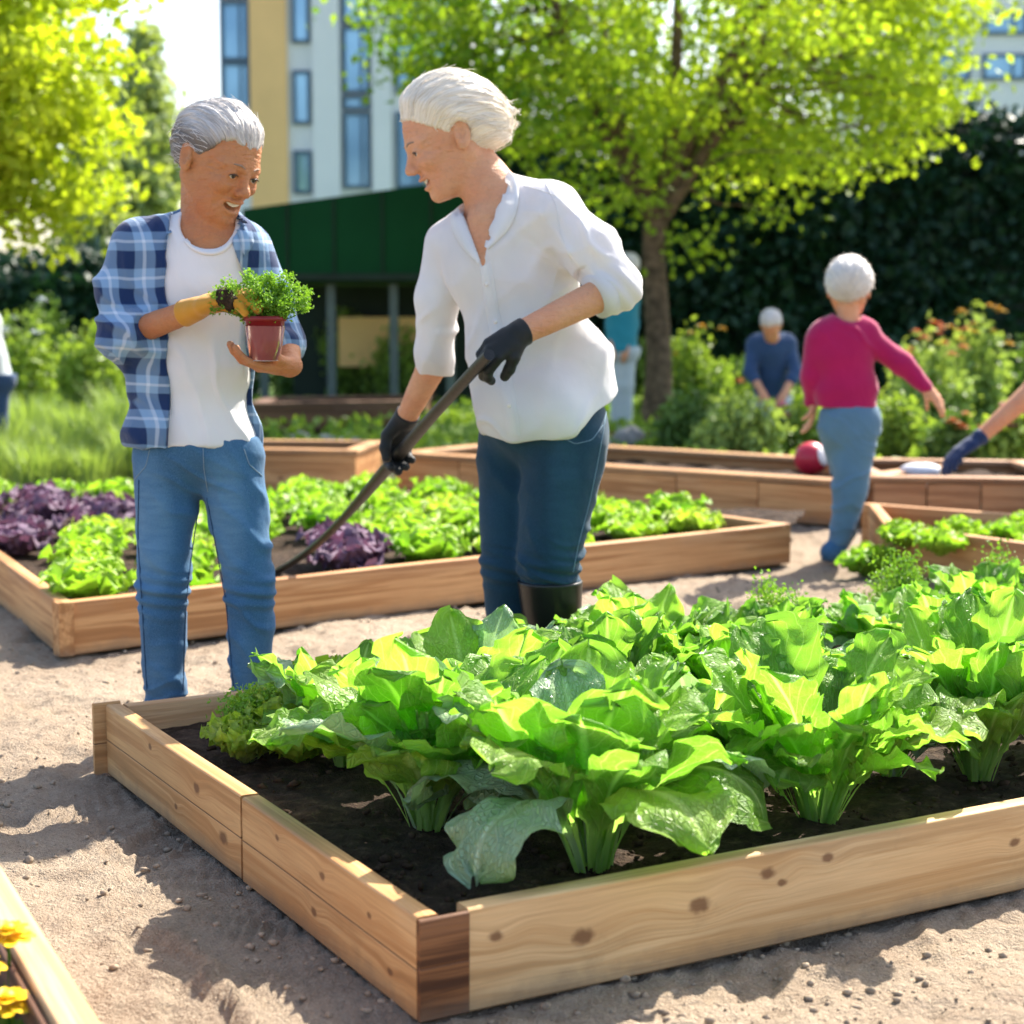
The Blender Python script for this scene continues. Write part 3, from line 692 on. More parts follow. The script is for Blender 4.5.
def cards(mb, C, size, tint, rg, aspect=.6, droop=0.0, fold=.25):
    """one small folded leaf (two quads) at each centre"""
    n_ = len(C); u = rg.normal(size=(n_, 3)); u[:, 2] -= droop; u /= np.linalg.norm(u, axis=1)[:, None]
    v = rg.normal(size=(n_, 3)); v -= u * (u * v).sum(1)[:, None]; v /= np.linalg.norm(v, axis=1)[:, None]
    w_ = np.cross(u, v); s = np.broadcast_to(size, (n_,))[:, None]
    a0 = C - u * s * .5; a1 = C + u * s * .5; m1 = C + v * s * aspect * .5 + w_ * s * fold * .3; m2 = C - v * s * aspect * .5 + w_ * s * fold * .3
    q1 = C - u * s * .12; 
    V = np.stack([a0, m1, a1, m2], 1).reshape(-1, 3); b0 = np.arange(n_)[:, None] * 4
    T = np.concatenate([b0 + [0, 1, 2], b0 + [0, 2, 3]])
    st = np.zeros((n_ * 4, 3)); st[:, 2] = np.repeat(np.clip(tint, 0, 1), 4)
    mb.add(V, None, T, st)
def limb(mb, a_, b_, r0, r1, rg, bend=.08, seg=8):
    a_ = np.asarray(a_, float); b_ = np.asarray(b_, float); L = np.linalg.norm(b_ - a_); k_ = 7
    t_ = np.linspace(0, 1, k_)[:, None]; off = rg.normal(size=3) * bend * L; off2 = rg.normal(size=3) * bend * .4 * L
    P_ = a_ + (b_ - a_) * t_ + off * np.sin(t_ * np.pi) + off2 * np.sin(t_ * 2 * np.pi)
    mb.tube(P_, np.linspace(r0, r1, k_), seg); return P_
def tree(name, label, base, zfork, H, rx, ry, zc, rz_, ncl, per, lsize, mat, trunk_r, seed, clus=.42, group=None, shell=.35, open_=.0, tilt=0, cat='tree', xoff=0, lo_right=0, airy=0):
    rg = np.random.RandomState(seed); t_ = thing(name, label, cat, base, group); base = np.asarray(base, float)
    tr = MB(); fork = base + [tilt * zfork, 0, zfork]
    zs = np.linspace(0, 1, 9)[:, None]; P_ = base + (fork - base) * zs; P_[:, 0] += .03 * np.sin(zs[:, 0] * 5) ; P_[:, 2] -= .05 * (1 - zs[:, 0])
    tr.tube(P_, trunk_r * (1.0 + .55 * np.exp(-zs[:, 0] * 9) - .2 * zs[:, 0]), 14)
    cen = base + [xoff, 0, zc]; C = []
    while len(C) < ncl:
        d = norm(rg.normal(size=3)); r_ = (shell + (1 - shell) * rg.rand()) ; p = d * r_ * [rx, ry, rz_]
        p *= 1 + .22 * float(vnoise(d[0] * 2.3 + seed, d[1] * 2.3, d[2] * 2.3)) 
        if open_ and float(vnoise(*(p * 1.1 + seed))) > 1 - open_: continue
        q = cen + p
        if airy and p[1] < .5 * ry and abs(p[0]) < rx * .62 and rg.rand() < airy: continue
        if q[2] < .4: continue
        C.append(q)
    C = np.array(C)
    mains = []
    for i in range(7):
        az = i * .9 + rg.rand(); e = cen + np.array([math.cos(az) * rx * .5, math.sin(az) * ry * .5, (.25 + .7 * rg.rand()) * rz_ * .9])
        mains.append(limb(tr, fork - [0, 0, .05], e, trunk_r * .55, trunk_r * .2, rg, .05))
    mains.append(limb(tr, fork - [0, 0, .05], cen + [0, 0, rz_ * .8], trunk_r * .75, trunk_r * .12, rg, .03))
    M_ = np.vstack(mains)
    for c in C[::2]:
        j = np.argmin(np.linalg.norm(M_ - c, axis=1) + 2 * (M_[:, 2] > c[2] + .3)); limb(tr, M_[j], c, trunk_r * .11, .006, rg, .08, 5)
    tr.build('trunk', M['bark'], t_)
    cr = MB()
    for c in C:
        k_ = int(per * (.6 + .8 * rg.rand())); p = c + rg.normal(size=(k_, 3)) * clus * [.55, .55, .32]
        out = np.linalg.norm((c - cen) / [rx, ry, rz_])
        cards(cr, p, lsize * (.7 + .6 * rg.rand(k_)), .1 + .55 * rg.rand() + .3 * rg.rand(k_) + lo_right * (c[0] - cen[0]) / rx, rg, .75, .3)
    cr.build('crown', M[mat], t_, False); return t_
tb = G(655, 430); Y0 = tb[1]
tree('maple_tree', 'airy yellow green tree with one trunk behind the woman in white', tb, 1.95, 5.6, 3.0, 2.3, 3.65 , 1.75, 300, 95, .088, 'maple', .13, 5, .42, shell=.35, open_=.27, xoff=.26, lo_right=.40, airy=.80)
tree('lime_tree', 'bright lime green tree filling the upper left corner', [A(-45, 310, 12)[0], 12, 0], 1.5, 4.5, 1.22, 1.3, 2.75, 1.22, 230, 120, .085, 'lime', .11, 9, .30, shell=.45)
def conifer(label, px, Yd, top, wpx, seed, mat='fir'):
    rg = np.random.RandomState(seed); b0 = np.array([A(px, 310, Yd)[0], Yd, 0]); t_ = thing('conifer_tree', label, 'tree', b0, 'trees in the background'); H = CAM_H + (310 - top) * Yd / FPX
    mb = MB(); mb.tube([b0, b0 + [0, 0, H * .97]], [.2, .03], 9); mb.build('trunk', M['bark'], t_)
    cr = MB(); W = wpx / 2 * Yd / FPX
    for z in np.linspace(.06, 1, 34):
        rr = W * (1 - z) ** .75 + .12
        for a_ in range(int(5 + 9 * (1 - z))):
            az = rg.rand() * 6.28; L = rr * (.75 + .35 * rg.rand()); k_ = int(30 * L / W + 12); q = rg.rand(k_) ** .7
            p = b0 + np.stack([np.cos(az) * L * q, np.sin(az) * L * q, H * z - .25 * L * q], -1) + rg.normal(size=(k_, 3)) * .12
            cards(cr, p, .24, .1 + .5 * rg.rand() + .3 * rg.rand(k_), rg, .5, .5)
    cr.build('crown', M[mat], t_, False)
conifer('grey green pointed tree beside the lime tree', 150, 30, 42, 190, 3)
conifer('shorter dark pointed tree left of the grey green one', 95, 28, 120, 110, 4)

def hedge(label, x0, x1, Yd, h, th, n_, seed, mat='dark', ls=.16):
    rg = np.random.RandomState(seed); w0 = A(x0, 310, Yd)[0]; w1 = A(x1, 310, Yd)[0]; t_ = thing('hedge', label, 'hedge', [(w0 + w1) / 2, Yd, 0])
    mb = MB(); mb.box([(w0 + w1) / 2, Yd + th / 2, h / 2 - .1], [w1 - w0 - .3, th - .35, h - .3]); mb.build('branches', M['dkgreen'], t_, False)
    cr = MB(); k_ = n_; x = w0 + (w1 - w0) * rg.rand(k_); z = h * rg.rand(k_); y = Yd + .12 * rg.normal(size=k_) + .25 * vnoise(x * .8, z * .8, seed)
    top = rg.rand(k_) < .25; z = np.where(top, h + .12 * rg.normal(size=k_) + .3 * vnoise(x * .9, 0, seed), z); y = np.where(top, Yd + th * rg.rand(k_), y)
    cards(cr, np.stack([x, y, z], -1), ls * (.7 + .6 * rg.rand(k_)), .5 + .5 * vnoise(x * 1.5, z * 1.5, 4) + .3 * (rg.rand(k_) - .5), rg, .7)
    cr.build('foliage', M[mat], t_, False); return t_
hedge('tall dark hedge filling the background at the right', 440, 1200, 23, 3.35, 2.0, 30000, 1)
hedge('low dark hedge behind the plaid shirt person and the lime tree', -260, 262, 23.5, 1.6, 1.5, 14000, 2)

# ------------------------------------------------------------------ herbs, bushes, grasses
def bush(name, label, px, py, wpx, top, mat, seed, group, dens=1.0, ls=.05, cat='shrub', flowers=None, Yd=None, tall=False):
    b0 = G(px, py); k = b0[1] / FPX; w_ = wpx * k / 2; h = (py - top) * k * 1.22; rg = np.random.RandomState(seed)
    t_ = thing(name, label, cat, b0, group); mb = MB(); cr = MB(); nst = int(24 + 34 * w_ / .5)
    for i in range(nst):
        az = rg.rand() * 6.28; rr = math.sqrt(rg.rand()); top_ = h * (1 - .5 * rr ** 2) * (.75 + .35 * rg.rand())
        a_ = b0 + [math.cos(az) * rr * w_ * .55, math.sin(az) * rr * w_ * .45, -.01]; e = b0 + np.array([math.cos(az) * rr * w_ * .95, math.sin(az) * rr * w_ * .7, top_])
        P_ = limb(mb, a_, e, .006, .003, rg, .05, 5)
        k_ = int(34 * dens); tt = rg.rand(k_) ** .8; p = a_ + (e - a_) * tt[:, None] + rg.normal(size=(k_, 3)) * [.055, .055, .03] * (.6 + w_)
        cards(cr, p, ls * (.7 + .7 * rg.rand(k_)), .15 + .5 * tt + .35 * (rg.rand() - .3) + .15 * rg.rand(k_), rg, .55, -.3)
    mb.build('stems', M['herb_d'], t_); cr.build('foliage', M[mat], t_, False)
    if flowers:
        colr, cnt = flowers
        for i in range(cnt):
            az = rg.rand() * 6.28; rr = .9 * math.sqrt(rg.rand()); c = b0 + [math.cos(az) * rr * w_, -abs(math.sin(az)) * rr * w_ * .6, h * (.72 + .34 * rg.rand())]
            fb = MB(); flower(fb, c, .042 + .022 * rg.rand(), rg); fb.build('flower', M[colr], t_)
    return t_
def flower(fb, c, r, rg, layers=3):
    for l in range(layers):
        npet = 9 - l * 2; rr = r * (1 - .25 * l)
        for i in range(npet):
            a_ = i * 6.283 / npet + l * .4 + rg.rand() * .2; d = np.array([math.cos(a_), math.sin(a_), 0]); s_ = np.array([-d[1], d[0], 0]); up = .25 + .35 * l
            q = []
            for t_ in (0, .35, .7, 1):
                wq = rr * (.12, .34, .38, .15)[int(t_ * 3 + .1)]
                ctr = c + d * rr * t_ + np.array([0, 0, rr * (up * t_ - .35 * t_ * t_ + .12 * l)])
                q.append([ctr - s_ * wq, ctr + [0, 0, -wq * .2], ctr + s_ * wq])
            fb.grid(np.array(q))
    fb.grid(blob(c + [0, 0, r * .25], (r * .28, r * .28, r * .2), 5), closed=True)
M['fl_orange'] = m_plain('orange_petals', (.85, .30, .08), .6); M['fl_yellow'] = m_plain('yellow_petals', (.90, .58, .01), .5, .1, 30)
M['fl_pink'] = m_plain('pink_petals', (.75, .12, .30), .6); M['fl_white'] = m_plain('white_petals', (.75, .78, .85), .6)
GB = 'herb bushes along the back of the garden'
LBL = lambda s: s
bl_ = [ # px, foot y, width, top, mat, label, extra
 (25, 425, 90, 328, 'herb', 'light green bush at the left edge below the lime tree', ('fl_white', 9)),
 (92, 428, 80, 340, 'herb', 'light green bush left of the plaid sleeve', None),
 (48, 405, 60, 318, 'herb_d', 'darker bush standing behind the two light bushes at the left', None),
 (125, 400, 60, 350, 'herb', 'bush half hidden behind the plaid sleeve', None),
 (300, 400, 70, 345, 'herb_d', 'dark green bush under the flower pot', None),
 (350, 402, 80, 325, 'herb', 'tall feathery bush between the two women', None),
 (400, 405, 70, 340, 'herb', 'feathery bush beside the white sleeve', None),
 (322, 392, 50, 350, 'herb_g', 'pale bush behind the dark one under the pot', ('fl_white', 6)),
 (640, 400, 60, 350, 'herb', 'bright bush between the white blouse and the tree trunk', None),
 (690, 425, 80, 345, 'herb', 'bright leafy bush right of the tree trunk', ('fl_yellow', 4)),
 (735, 420, 60, 365, 'herb_d', 'low dark bush before the bending man', None),
 (772, 432, 90, 378, 'herb', 'low green bush under the bending man', ('fl_orange', 4)),
 (690, 452, 70, 405, 'herb_d', 'mounded plant in front of the bright bush by the tree', None),
 (740, 462, 90, 408, 'herb_g', 'pale mounded plant behind the timber bed, left of the magenta sweater', None),
 (800, 455, 60, 412, 'herb', 'green plant touching the red ball', ('fl_pink', 3)),
 (925, 440, 90, 345, 'herb_g', 'tall pale bush with orange flowers right of the magenta sweater', ('fl_orange', 12)),
 (975, 435, 80, 335, 'herb_g', 'tall feathery bush with yellow flowers near the right edge', ('fl_yellow', 12)),
 (900, 466, 60, 410, 'herb', 'bright plant beside the walking woman', None),
 (955, 472, 60, 425, 'herb_d', 'dark plant behind the blue glove', ('fl_orange', 5)),
 (1010, 474, 70, 420, 'herb', 'bright plant behind the reaching arm with a pink flower', ('fl_pink', 7)),
 (655, 425, 40, 395, 'herb', 'small plant at the foot of the tree trunk', None),
 (1040, 430, 90, 345, 'herb_d', 'dark bush at the right edge behind the reaching arm', None)]
for i, (px, py, wp, tp, mt, lab, fl) in enumerate(bl_):
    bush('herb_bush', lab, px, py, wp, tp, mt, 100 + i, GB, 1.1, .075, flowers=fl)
def grass(label, px, py, wpx, top, seed, mat='herb_g', n_=260):
    b0 = G(px, py); k = b0[1] / FPX; w_ = wpx * k / 2; h = (py - top) * k; rg = np.random.RandomState(seed); mb = MB()
    for i in range(n_):
        az = rg.rand() * 6.28; rr = math.sqrt(rg.rand()); a_ = b0 + [math.cos(az) * rr * w_ * .8, math.sin(az) * rr * w_ * .6, -.01]
        L = h * (.65 + .5 * rg.rand()); ln = np.array([math.cos(az), math.sin(az), 0]) * L * (.15 + .35 * rg.rand()); sd_ = np.array([-math.sin(az), math.cos(az), 0]) * .006
        t_ = np.array([0, .4, .75, 1])[:, None]; c = a_ + ln * t_ ** 2 + np.array([0, 0, L]) * (t_ - .12 * t_ ** 3); wd = np.array([1, .9, .6, .1])[:, None]
        P_ = np.stack([c - sd_ * wd, c + sd_ * wd], 1); tn = .2 + .6 * rg.rand(); st = np.zeros((4, 2, 3)); st[..., 2] = tn; mb.grid(P_, st)
    o = mb.build('grass_tuft', M[mat], origin=b0); return tag(o, label, 'grass', 'grass tufts in the left flower border')
gl = [(-10, 485, 90), (40, 488, 80), (90, 486, 80), (135, 480, 60), (15, 462, 80), (65, 464, 90), (118, 460, 80), (30, 440, 90), (80, 442, 90), (128, 440, 70), (-30, 455, 80)]
gt = ['grass tuft at the left edge right above the dark soil strip', 'second grass tuft along the dark soil strip', 'third grass tuft along the dark soil strip', 'grass tuft at the soil strip touching the jeans', 'grass tuft in the middle row at the left edge', 'grass tuft in the centre of the middle row', 'middle row grass tuft touching the plaid shirt', 'back row grass tuft at the left', 'back row grass tuft in the centre', 'back row grass tuft touching the plaid shirt', 'grass tuft just past the left edge of the photo']
for i, (px, py, wp) in enumerate(gl): grass(gt[i], px, py, wp, py - 62 + (i % 3) * 8, 300 + i)
# brown timber bench wall behind, pale beds of ground cover
mb = MB(); c0 = G(250, 432); c1_ = G(425, 428); simple_bed('old brown timber planter between the two women, far back', [c0, c1_, c1_ + np.array([0, 1.2, 0]), c0 + np.array([0, 1.2, 0])], .24, 'brown', .08, .18, .14, seeds=50)
rg = np.random.RandomState(77); cr = MB(); k_ = 9000
xx = rg.uniform(-9, 9, k_); yy = rg.uniform(12.2, 21, k_)
cards(cr, np.stack([xx, yy, .03 + .10 * rg.rand(k_) + .06 * vnoise(xx, yy)], -1), .13, .3 + .4 * vnoise(xx, yy, 3) + .3 * rg.rand(k_), rg, .5, -.4)
o = cr.build('ground_cover', M['herb'], smooth=False); tag(o, kind='stuff')
# ball and pale sack on the timber bed
M['red'] = m_plain('red_plastic', (.50, .02, .05), .35, .1); M['white'] = m_plain('white_paint', (.75, .72, .70), .4, .05); M['pale'] = m_plain('pale_sack', (.66, .66, .70), .7, .08)
c = G(811, 462, .25); r_ = 17 * c[1] / FPX
bt = thing('garden_ball', 'red ball with a white patch lying behind the timber bed', 'ball', c - [0, 0, .2 - .0])
mb = MB(); P_ = blob(c + [0, 0, .02], (r_, r_, r_), 14); mb.grid(P_, closed=True); mb.build('ball', M['red'], bt)
mb = MB(); d = norm([.75, -.62, .25]); 
rr = []
for i in range(7):
    a_ = i / 6 * .62; e1_ = norm(np.cross(d, [0, 0, 1])); e2_ = np.cross(d, e1_)
    rr.append([c + [0, 0, .02] + (r_ + .003) * (math.cos(a_) * d + math.sin(a_) * (math.cos(q) * e1_ + math.sin(q) * e2_)) for q in np.linspace(0, 6.283, 20, endpoint=False)])
mb.grid(np.array(rr), closed=True); mb.build('white_patch', M['white'], bt)
c = G(921, 471, .24); mb = MB(); mb.grid(blob(c, (20 * c[1] / FPX, .09, 9 * c[1] / FPX), 12, jit=.12, seed=4), closed=True)
tag(mb.build('sack', M['pale'], origin=c), 'pale grey oval sack lying beside the blue glove', 'sack')
# yellow flowers, near left bed
for i, (px, py) in enumerate([(8, 928), (8, 996), (-22, 960), (-30, 1000)]):
    c = A(px, py, (2.52, 2.40, 2.45, 2.35)[i]); zt = c[2]; c[2] = .09; t_ = thing('yellow_flower', ['upper yellow flower in the lower left bed', 'lower yellow flower in the lower left bed', 'yellow flower just past the left edge, upper one', 'yellow flower just past the left edge, lower one'][i], 'flower', c, 'yellow flowers in the lower left bed')
    mb = MB(); mb.tube([c, c + [0, 0, zt - .10]], [.003, .0025], 6); lf = MB()
    for q in range(6):
        rs = np.random.RandomState(q); leaf(lf, c, q * 1.05, R(50), R(0), .045, .014, .003, .2, .1, q, nt_=7, ns=5, tint=.3)
    mb.build('stem', M['parsley'], t_); lf.build('leaves', M['frill'], t_)
    fb = MB(); flower(fb, c + np.array([0, 0, zt - .10]), .040, np.random.RandomState(i), 4); fb.build('petals', M['fl_yellow'], t_)

feathery('feathery herb standing against the back board of the front bed at right', 900, 640, .27, .10, 1)
feathery('feathery herb in front of the back board, middle of the bed', 775, 668, .25, .11, 2)
feathery('fine leaved herb in the left back corner of the front bed', 262, 742, .13, .10, 3)
feathery('lacy herb at the right edge of the photo in the front bed', 1000, 640, .28, .11, 4)
# ------------------------------------------------------------------ people: one distance field per surface, meshed with surface nets
class Field:
    def __init__(s, h=.004): s.ops = []; s.h = h
    def _bb(s, pts, r):
        P_ = np.array(pts, float).reshape(-1, 3); return P_.min(0) - r, P_.max(0) + r
    def cap(s, a_, b_, r1, r2=None, k=.02, flat=None, op='add', inf=0):
        a_ = np.asarray(a_, float); b_ = np.asarray(b_, float); r2 = r1 if r2 is None else r2; r1 += inf; r2 += inf
        def fn(X, Y, Z):
            px, py, pz = X - a_[0], Y - a_[1], Z - a_[2]; ab = b_ - a_
            if flat is not None:
                n_, fac = norm(flat[0]), flat[1] - 1; q = (px * n_[0] + py * n_[1] + pz * n_[2]) * fac
                px, py, pz = px + q * n_[0], py + q * n_[1], pz + q * n_[2]; ab = ab + n_ * (ab.dot(n_) * fac)
            t_ = np.clip((px * ab[0] + py * ab[1] + pz * ab[2]) / max(ab.dot(ab), 1e-9), 0, 1)
            return np.sqrt((px - t_ * ab[0]) ** 2 + (py - t_ * ab[1]) ** 2 + (pz - t_ * ab[2]) ** 2) - (r1 + (r2 - r1) * t_)
        s.ops.append((op, fn, s._bb([a_, b_], max(r1, r2) * 1.02), k)); return s
    def ell(s, c, r, k=.02, R3=None, op='add', inf=0):
        c = np.asarray(c, float); r = np.asarray(r, float) + inf; Rt = np.eye(3) if R3 is None else np.asarray(R3)
        def fn(X, Y, Z):
            px, py, pz = X - c[0], Y - c[1], Z - c[2]
            q = [px * Rt[0, i] + py * Rt[1, i] + pz * Rt[2, i] for i in range(3)]
            k0 = np.sqrt(sum((q[i] / r[i]) ** 2 for i in range(3))); k1 = np.sqrt(sum((q[i] / r[i] ** 2) ** 2 for i in range(3)))
            return k0 * (k0 - 1) / (k1 + 1e-6)
        s.ops.append((op, fn, s._bb([c], r.max()), k)); return s
    def chain(s, pts, rads, k=.015, flat=None, inf=0):
        for i in range(len(pts) - 1): s.cap(pts[i], pts[i + 1], rads[i], rads[i + 1], k, flat, 'add', inf)
        return s
    def fn(s, f, lo, hi, k=.01, op='add'): s.ops.append((op, f, (np.asarray(lo, float), np.asarray(hi, float)), k)); return s
    def cut(s, f, k=.004): s.ops.append(('sub', f, None, k)); return s          # f < 0 is removed
    def plane(s, p, n_, k=.004):                                                  # removes the side n points to
        p = np.asarray(p, float); n_ = norm(n_)
        return s.cut(lambda X, Y, Z: -((X - p[0]) * n_[0] + (Y - p[1]) * n_[1] + (Z - p[2]) * n_[2]), k)
    def lplane(s, p, n_, rad, k=.004):                                          # the same, only within rad of p
        p = np.asarray(p, float); n_ = norm(n_)
        return s.cut(lambda X, Y, Z: np.maximum(-((X - p[0]) * n_[0] + (Y - p[1]) * n_[1] + (Z - p[2]) * n_[2]), np.sqrt((X - p[0]) ** 2 + (Y - p[1]) ** 2 + (Z - p[2]) ** 2) - rad), k)
    def mesh(s):
        h = s.h; adds = [o for o in s.ops if o[0] == 'add']
        lo = np.min([o[2][0] for o in adds], 0) - 4 * h; hi = np.max([o[2][1] for o in adds], 0) + 4 * h
        n_ = np.ceil((hi - lo) / h).astype(int) + 1; F = np.full(n_, .25, np.float32)
        ax = [lo[i] + np.arange(n_[i]) * h for i in range(3)]
        for op, fn, bb, k in s.ops:
            if bb is None: sl = [slice(0, n_[i]) for i in range(3)]
            else:
                m_ = max(k, 0) + 3 * h; i0 = np.clip(((bb[0] - m_ - lo) / h).astype(int), 0, n_); i1 = np.clip(((bb[1] + m_ - lo) / h).astype(int) + 2, 0, n_)
                sl = [slice(i0[i], i1[i]) for i in range(3)]
            if any(q.stop <= q.start for q in sl): continue
            X = ax[0][sl[0]][:, None, None].astype(np.float32); Y = ax[1][sl[1]][None, :, None].astype(np.float32); Z = ax[2][sl[2]][None, None, :].astype(np.float32)
            d = np.asarray(fn(X, Y, Z), np.float32); a_ = F[tuple(sl)]
            if op == 'add':
                hh = np.clip(.5 + .5 * (a_ - d) / k, 0, 1); F[tuple(sl)] = a_ + (d - a_) * hh - k * hh * (1 - hh)
            else:
                d = -d; hh = np.clip(.5 - .5 * (a_ - d) / k, 0, 1); F[tuple(sl)] = a_ + (d - a_) * hh + k * hh * (1 - hh)
        ins = F < 0; nx, ny, nz = n_
        cnt = np.zeros((nx - 1, ny - 1, nz - 1), np.int8)
        for a_ in (0, 1):
            for b_ in (0, 1):
                for c_ in (0, 1): cnt += ins[a_:nx - 1 + a_, b_:ny - 1 + b_, c_:nz - 1 + c_]
        I, J, K = np.nonzero((cnt > 0) & (cnt < 8)); idm = np.full(cnt.shape, -1, np.int32); idm[I, J, K] = np.arange(len(I))
        acc = np.zeros((len(I), 3)); num = np.zeros(len(I))
        cr = [(a_, b_, c_) for a_ in (0, 1) for b_ in (0, 1) for c_ in (0, 1)]
        val = {c: F[I + c[0], J + c[1], K + c[2]] for c in cr}
        for c in cr:
            for ax_ in range(3):
                if c[ax_]: continue
                d = list(c); d[ax_] = 1; d = tuple(d); f0, f1 = val[c], val[d]; mk = (f0 < 0) != (f1 < 0)
                t_ = np.where(mk, f0 / np.where(mk, f0 - f1, 1), 0); p = np.tile(np.array(c, float), (len(I), 1)); p[:, ax_] += t_
                acc += p * mk[:, None]; num += mk
        V = (acc / num[:, None] + np.stack([I, J, K], -1)) * h + lo
        Q = []
        for ax_ in range(3):
            sa = [slice(0, None)] * 3; sb = [slice(0, None)] * 3; sa[ax_] = slice(0, -1); sb[ax_] = slice(1, None)
            A_, B_ = ins[tuple(sa)], ins[tuple(sb)]; i, j, k_ = np.nonzero(A_ != B_)
            u_, v_ = [(1, 2), (2, 0), (0, 1)][ax_]; ids = []
            P_ = np.stack([i, j, k_], -1); okm = (P_[:, u_] > 0) & (P_[:, v_] > 0) & (P_[:, u_] < n_[u_] - 1) & (P_[:, v_] < n_[v_] - 1)
            P_ = P_[okm]; sgn = A_[P_[:, 0], P_[:, 1], P_[:, 2]]
            for (du, dv) in ((-1, -1), (0, -1), (0, 0), (-1, 0)):
                q = P_.copy(); q[:, u_] += du; q[:, v_] += dv; ids.append(idm[q[:, 0], q[:, 1], q[:, 2]])
            q = np.stack(ids, -1); q[~sgn] = q[~sgn][:, ::-1]; Q.append(q)
        Q = np.vstack(Q); Q = Q[(Q >= 0).all(1)]
        return V, Q
    def build(s, name, mat, parent, disp=None, smooth=1, tint=None, keep=None):
        V, Q = s.mesh()
        if keep is not None: V, Q = keep(V, Q)
        for _ in range(smooth):                # light laplacian
            acc = np.zeros_like(V); num = np.zeros(len(V))
            for a_, b_ in ((0, 1), (1, 2), (2, 3), (3, 0)):
                for x in range(3):
                    acc[:, x] += np.bincount(Q[:, a_], V[Q[:, b_], x], len(V)) + np.bincount(Q[:, b_], V[Q[:, a_], x], len(V))
                num += np.bincount(Q[:, a_], minlength=len(V)) + np.bincount(Q[:, b_], minlength=len(V))
            V = V * .5 + .5 * acc / np.maximum(num, 1)[:, None]
        if disp is not None:
            fn = np.cross(V[Q[:, 2]] - V[Q[:, 0]], V[Q[:, 3]] - V[Q[:, 1]]); nn = np.zeros_like(V)
            for a_ in range(4):
                for x in range(3): nn[:, x] += np.bincount(Q[:, a_], fn[:, x], len(V))
            nn /= np.linalg.norm(nn, axis=1)[:, None] + 1e-12; V = V + nn * disp(V, nn)[:, None]
        mb = MB(); mb.add(V, Q, None, V - np.array(parent.location) if tint is None else tint(V)); return mb.build(name, mat, parent)

def frame(f, roll=0):
    f = norm(f); u = norm(np.array([0, 0, 1.]) - f * f[2]); l = np.cross(u, f)
    if roll: c, s_ = math.cos(roll), math.sin(roll); u, l = u * c + l * s_, l * c - u * s_
    return np.stack([f, l, u], 1)        # columns: forward, left, up

def smin(a_, b_, k):
    h = np.clip(.5 + .5 * (b_ - a_) / k, 0, 1); return b_ + (a_ - b_) * h - k * h * (1 - h)
def smax(a_, b_, k): return -smin(-a_, -b_, k)
def E(p, c, r):
    q = [(p[i] - c[i]) for i in range(3)]; k0 = np.sqrt(sum((q[i] / r[i]) ** 2 for i in range(3))); k1 = np.sqrt(sum((q[i] / r[i] ** 2) ** 2 for i in range(3)))
    return k0 * (k0 - 1) / (k1 + 1e-6)
def Cp(p, a_, b_, r1, r2=None):
    r2 = r1 if r2 is None else r2; ab = [b_[i] - a_[i] for i in range(3)]; q = [p[i] - a_[i] for i in range(3)]
    t_ = np.clip(sum(q[i] * ab[i] for i in range(3)) / sum(v * v for v in ab), 0, 1)
    return np.sqrt(sum((q[i] - t_ * ab[i]) ** 2 for i in range(3))) - (r1 + (r2 - r1) * t_)
def head_sdf(p, smile=.5, mouth=1.0):
    ay = np.abs(p[1]); s_ = (p[0], ay, p[2])
    d = E(p, (-.012, 0, .028), (.099, .077, .090))
    d = smin(d, E(p, (.030, 0, -.028), (.060, .058, .080)), .03)
    d = smin(d, E(p, (.034, 0, -.078), (.043, .040, .032)), .03)
    d = smin(d, Cp(s_, (-.012, .052, -.045), (.058, .020, -.094), .018, .014), .025)
    d = smin(d, E(p, (.073, 0, -.099), (.015, .018, .014)), .015)
    d = smin(d, Cp(s_, (.080, .012, .014), (.066, .048, .012), .010, .008), .014)           # brow
    d = smax(d, -E(s_, (.100, .030, -.004), (.020, .019, .012)), .012)                          # socket
    d = smin(d, Cp(p, (.080, 0, .012), (.104, 0, -.026), .008, .0095), .010)                   # nose
    d = smin(d, E(p, (.106, 0, -.030), (.011, .010, .009)), .006)
    d = smin(d, E(s_, (.097, .011, -.034), (.010, .0065, .007)), .005)
    d = smax(d, -E(s_, (.103, .0055, -.040), (.005, .003, .003)), .002)
    d = smin(d, E(s_, (.066, .036, -.028 + .004 * smile), (.022, .021, .018)), .014)           # cheek
    # mouth: lips then the opening
    mz = lambda y: -.062 + smile * 7.0 * y * y
    d = smin(d, E((p[0] + 6 * ay * ay, p[1], p[2] - (mz(ay) + .006)), (.088, 0, 0), (.010, .026, .005)), .006)
    d = smin(d, E((p[0] + 6 * ay * ay, p[1], p[2] - (mz(ay) - .013 * mouth)), (.084, 0, 0), (.010, .022, .006)), .006)
    if mouth > 0: d = smax(d, -E((p[0] + 5 * ay * ay, p[1], p[2] - (mz(ay) - .0035 * mouth)), (.090, 0, 0), (.020, .023, .0065 * mouth)), .003)
    d = smax(d, -Cp((p[0], ay, p[2]), (.092, .024, -.036), (.074, .040, -.066), .003), .009)   # smile crease
    # eyelids
    d = smin(d, E(s_, (.0765, .030, -.001), (.0135, .0165, .0125)), .003)
    d = smax(d, -E(s_, (.092, .0305, -.003), (.011, .0140, .0046)), .002)
    # ears
    e = E((p[0] + .25 * (p[2] + .01), ay, p[2]), (-.010, .079, -.008), (.018, .0075, .031))
    e = smax(e, -E((p[0] + .25 * (p[2] + .01), ay, p[2]), (-.006, .088, -.003), (.011, .0085, .021)), .003)
    e = smin(e, E((p[0] + .25 * (p[2] + .01), ay, p[2]), (.003, .083, -.012), (.005, .004, .008)), .003)
    return smin(d, e, .006)
def neck_sdf(p, q0, q1, r0, r1): return Cp(p, q0, q1, r0, r1)
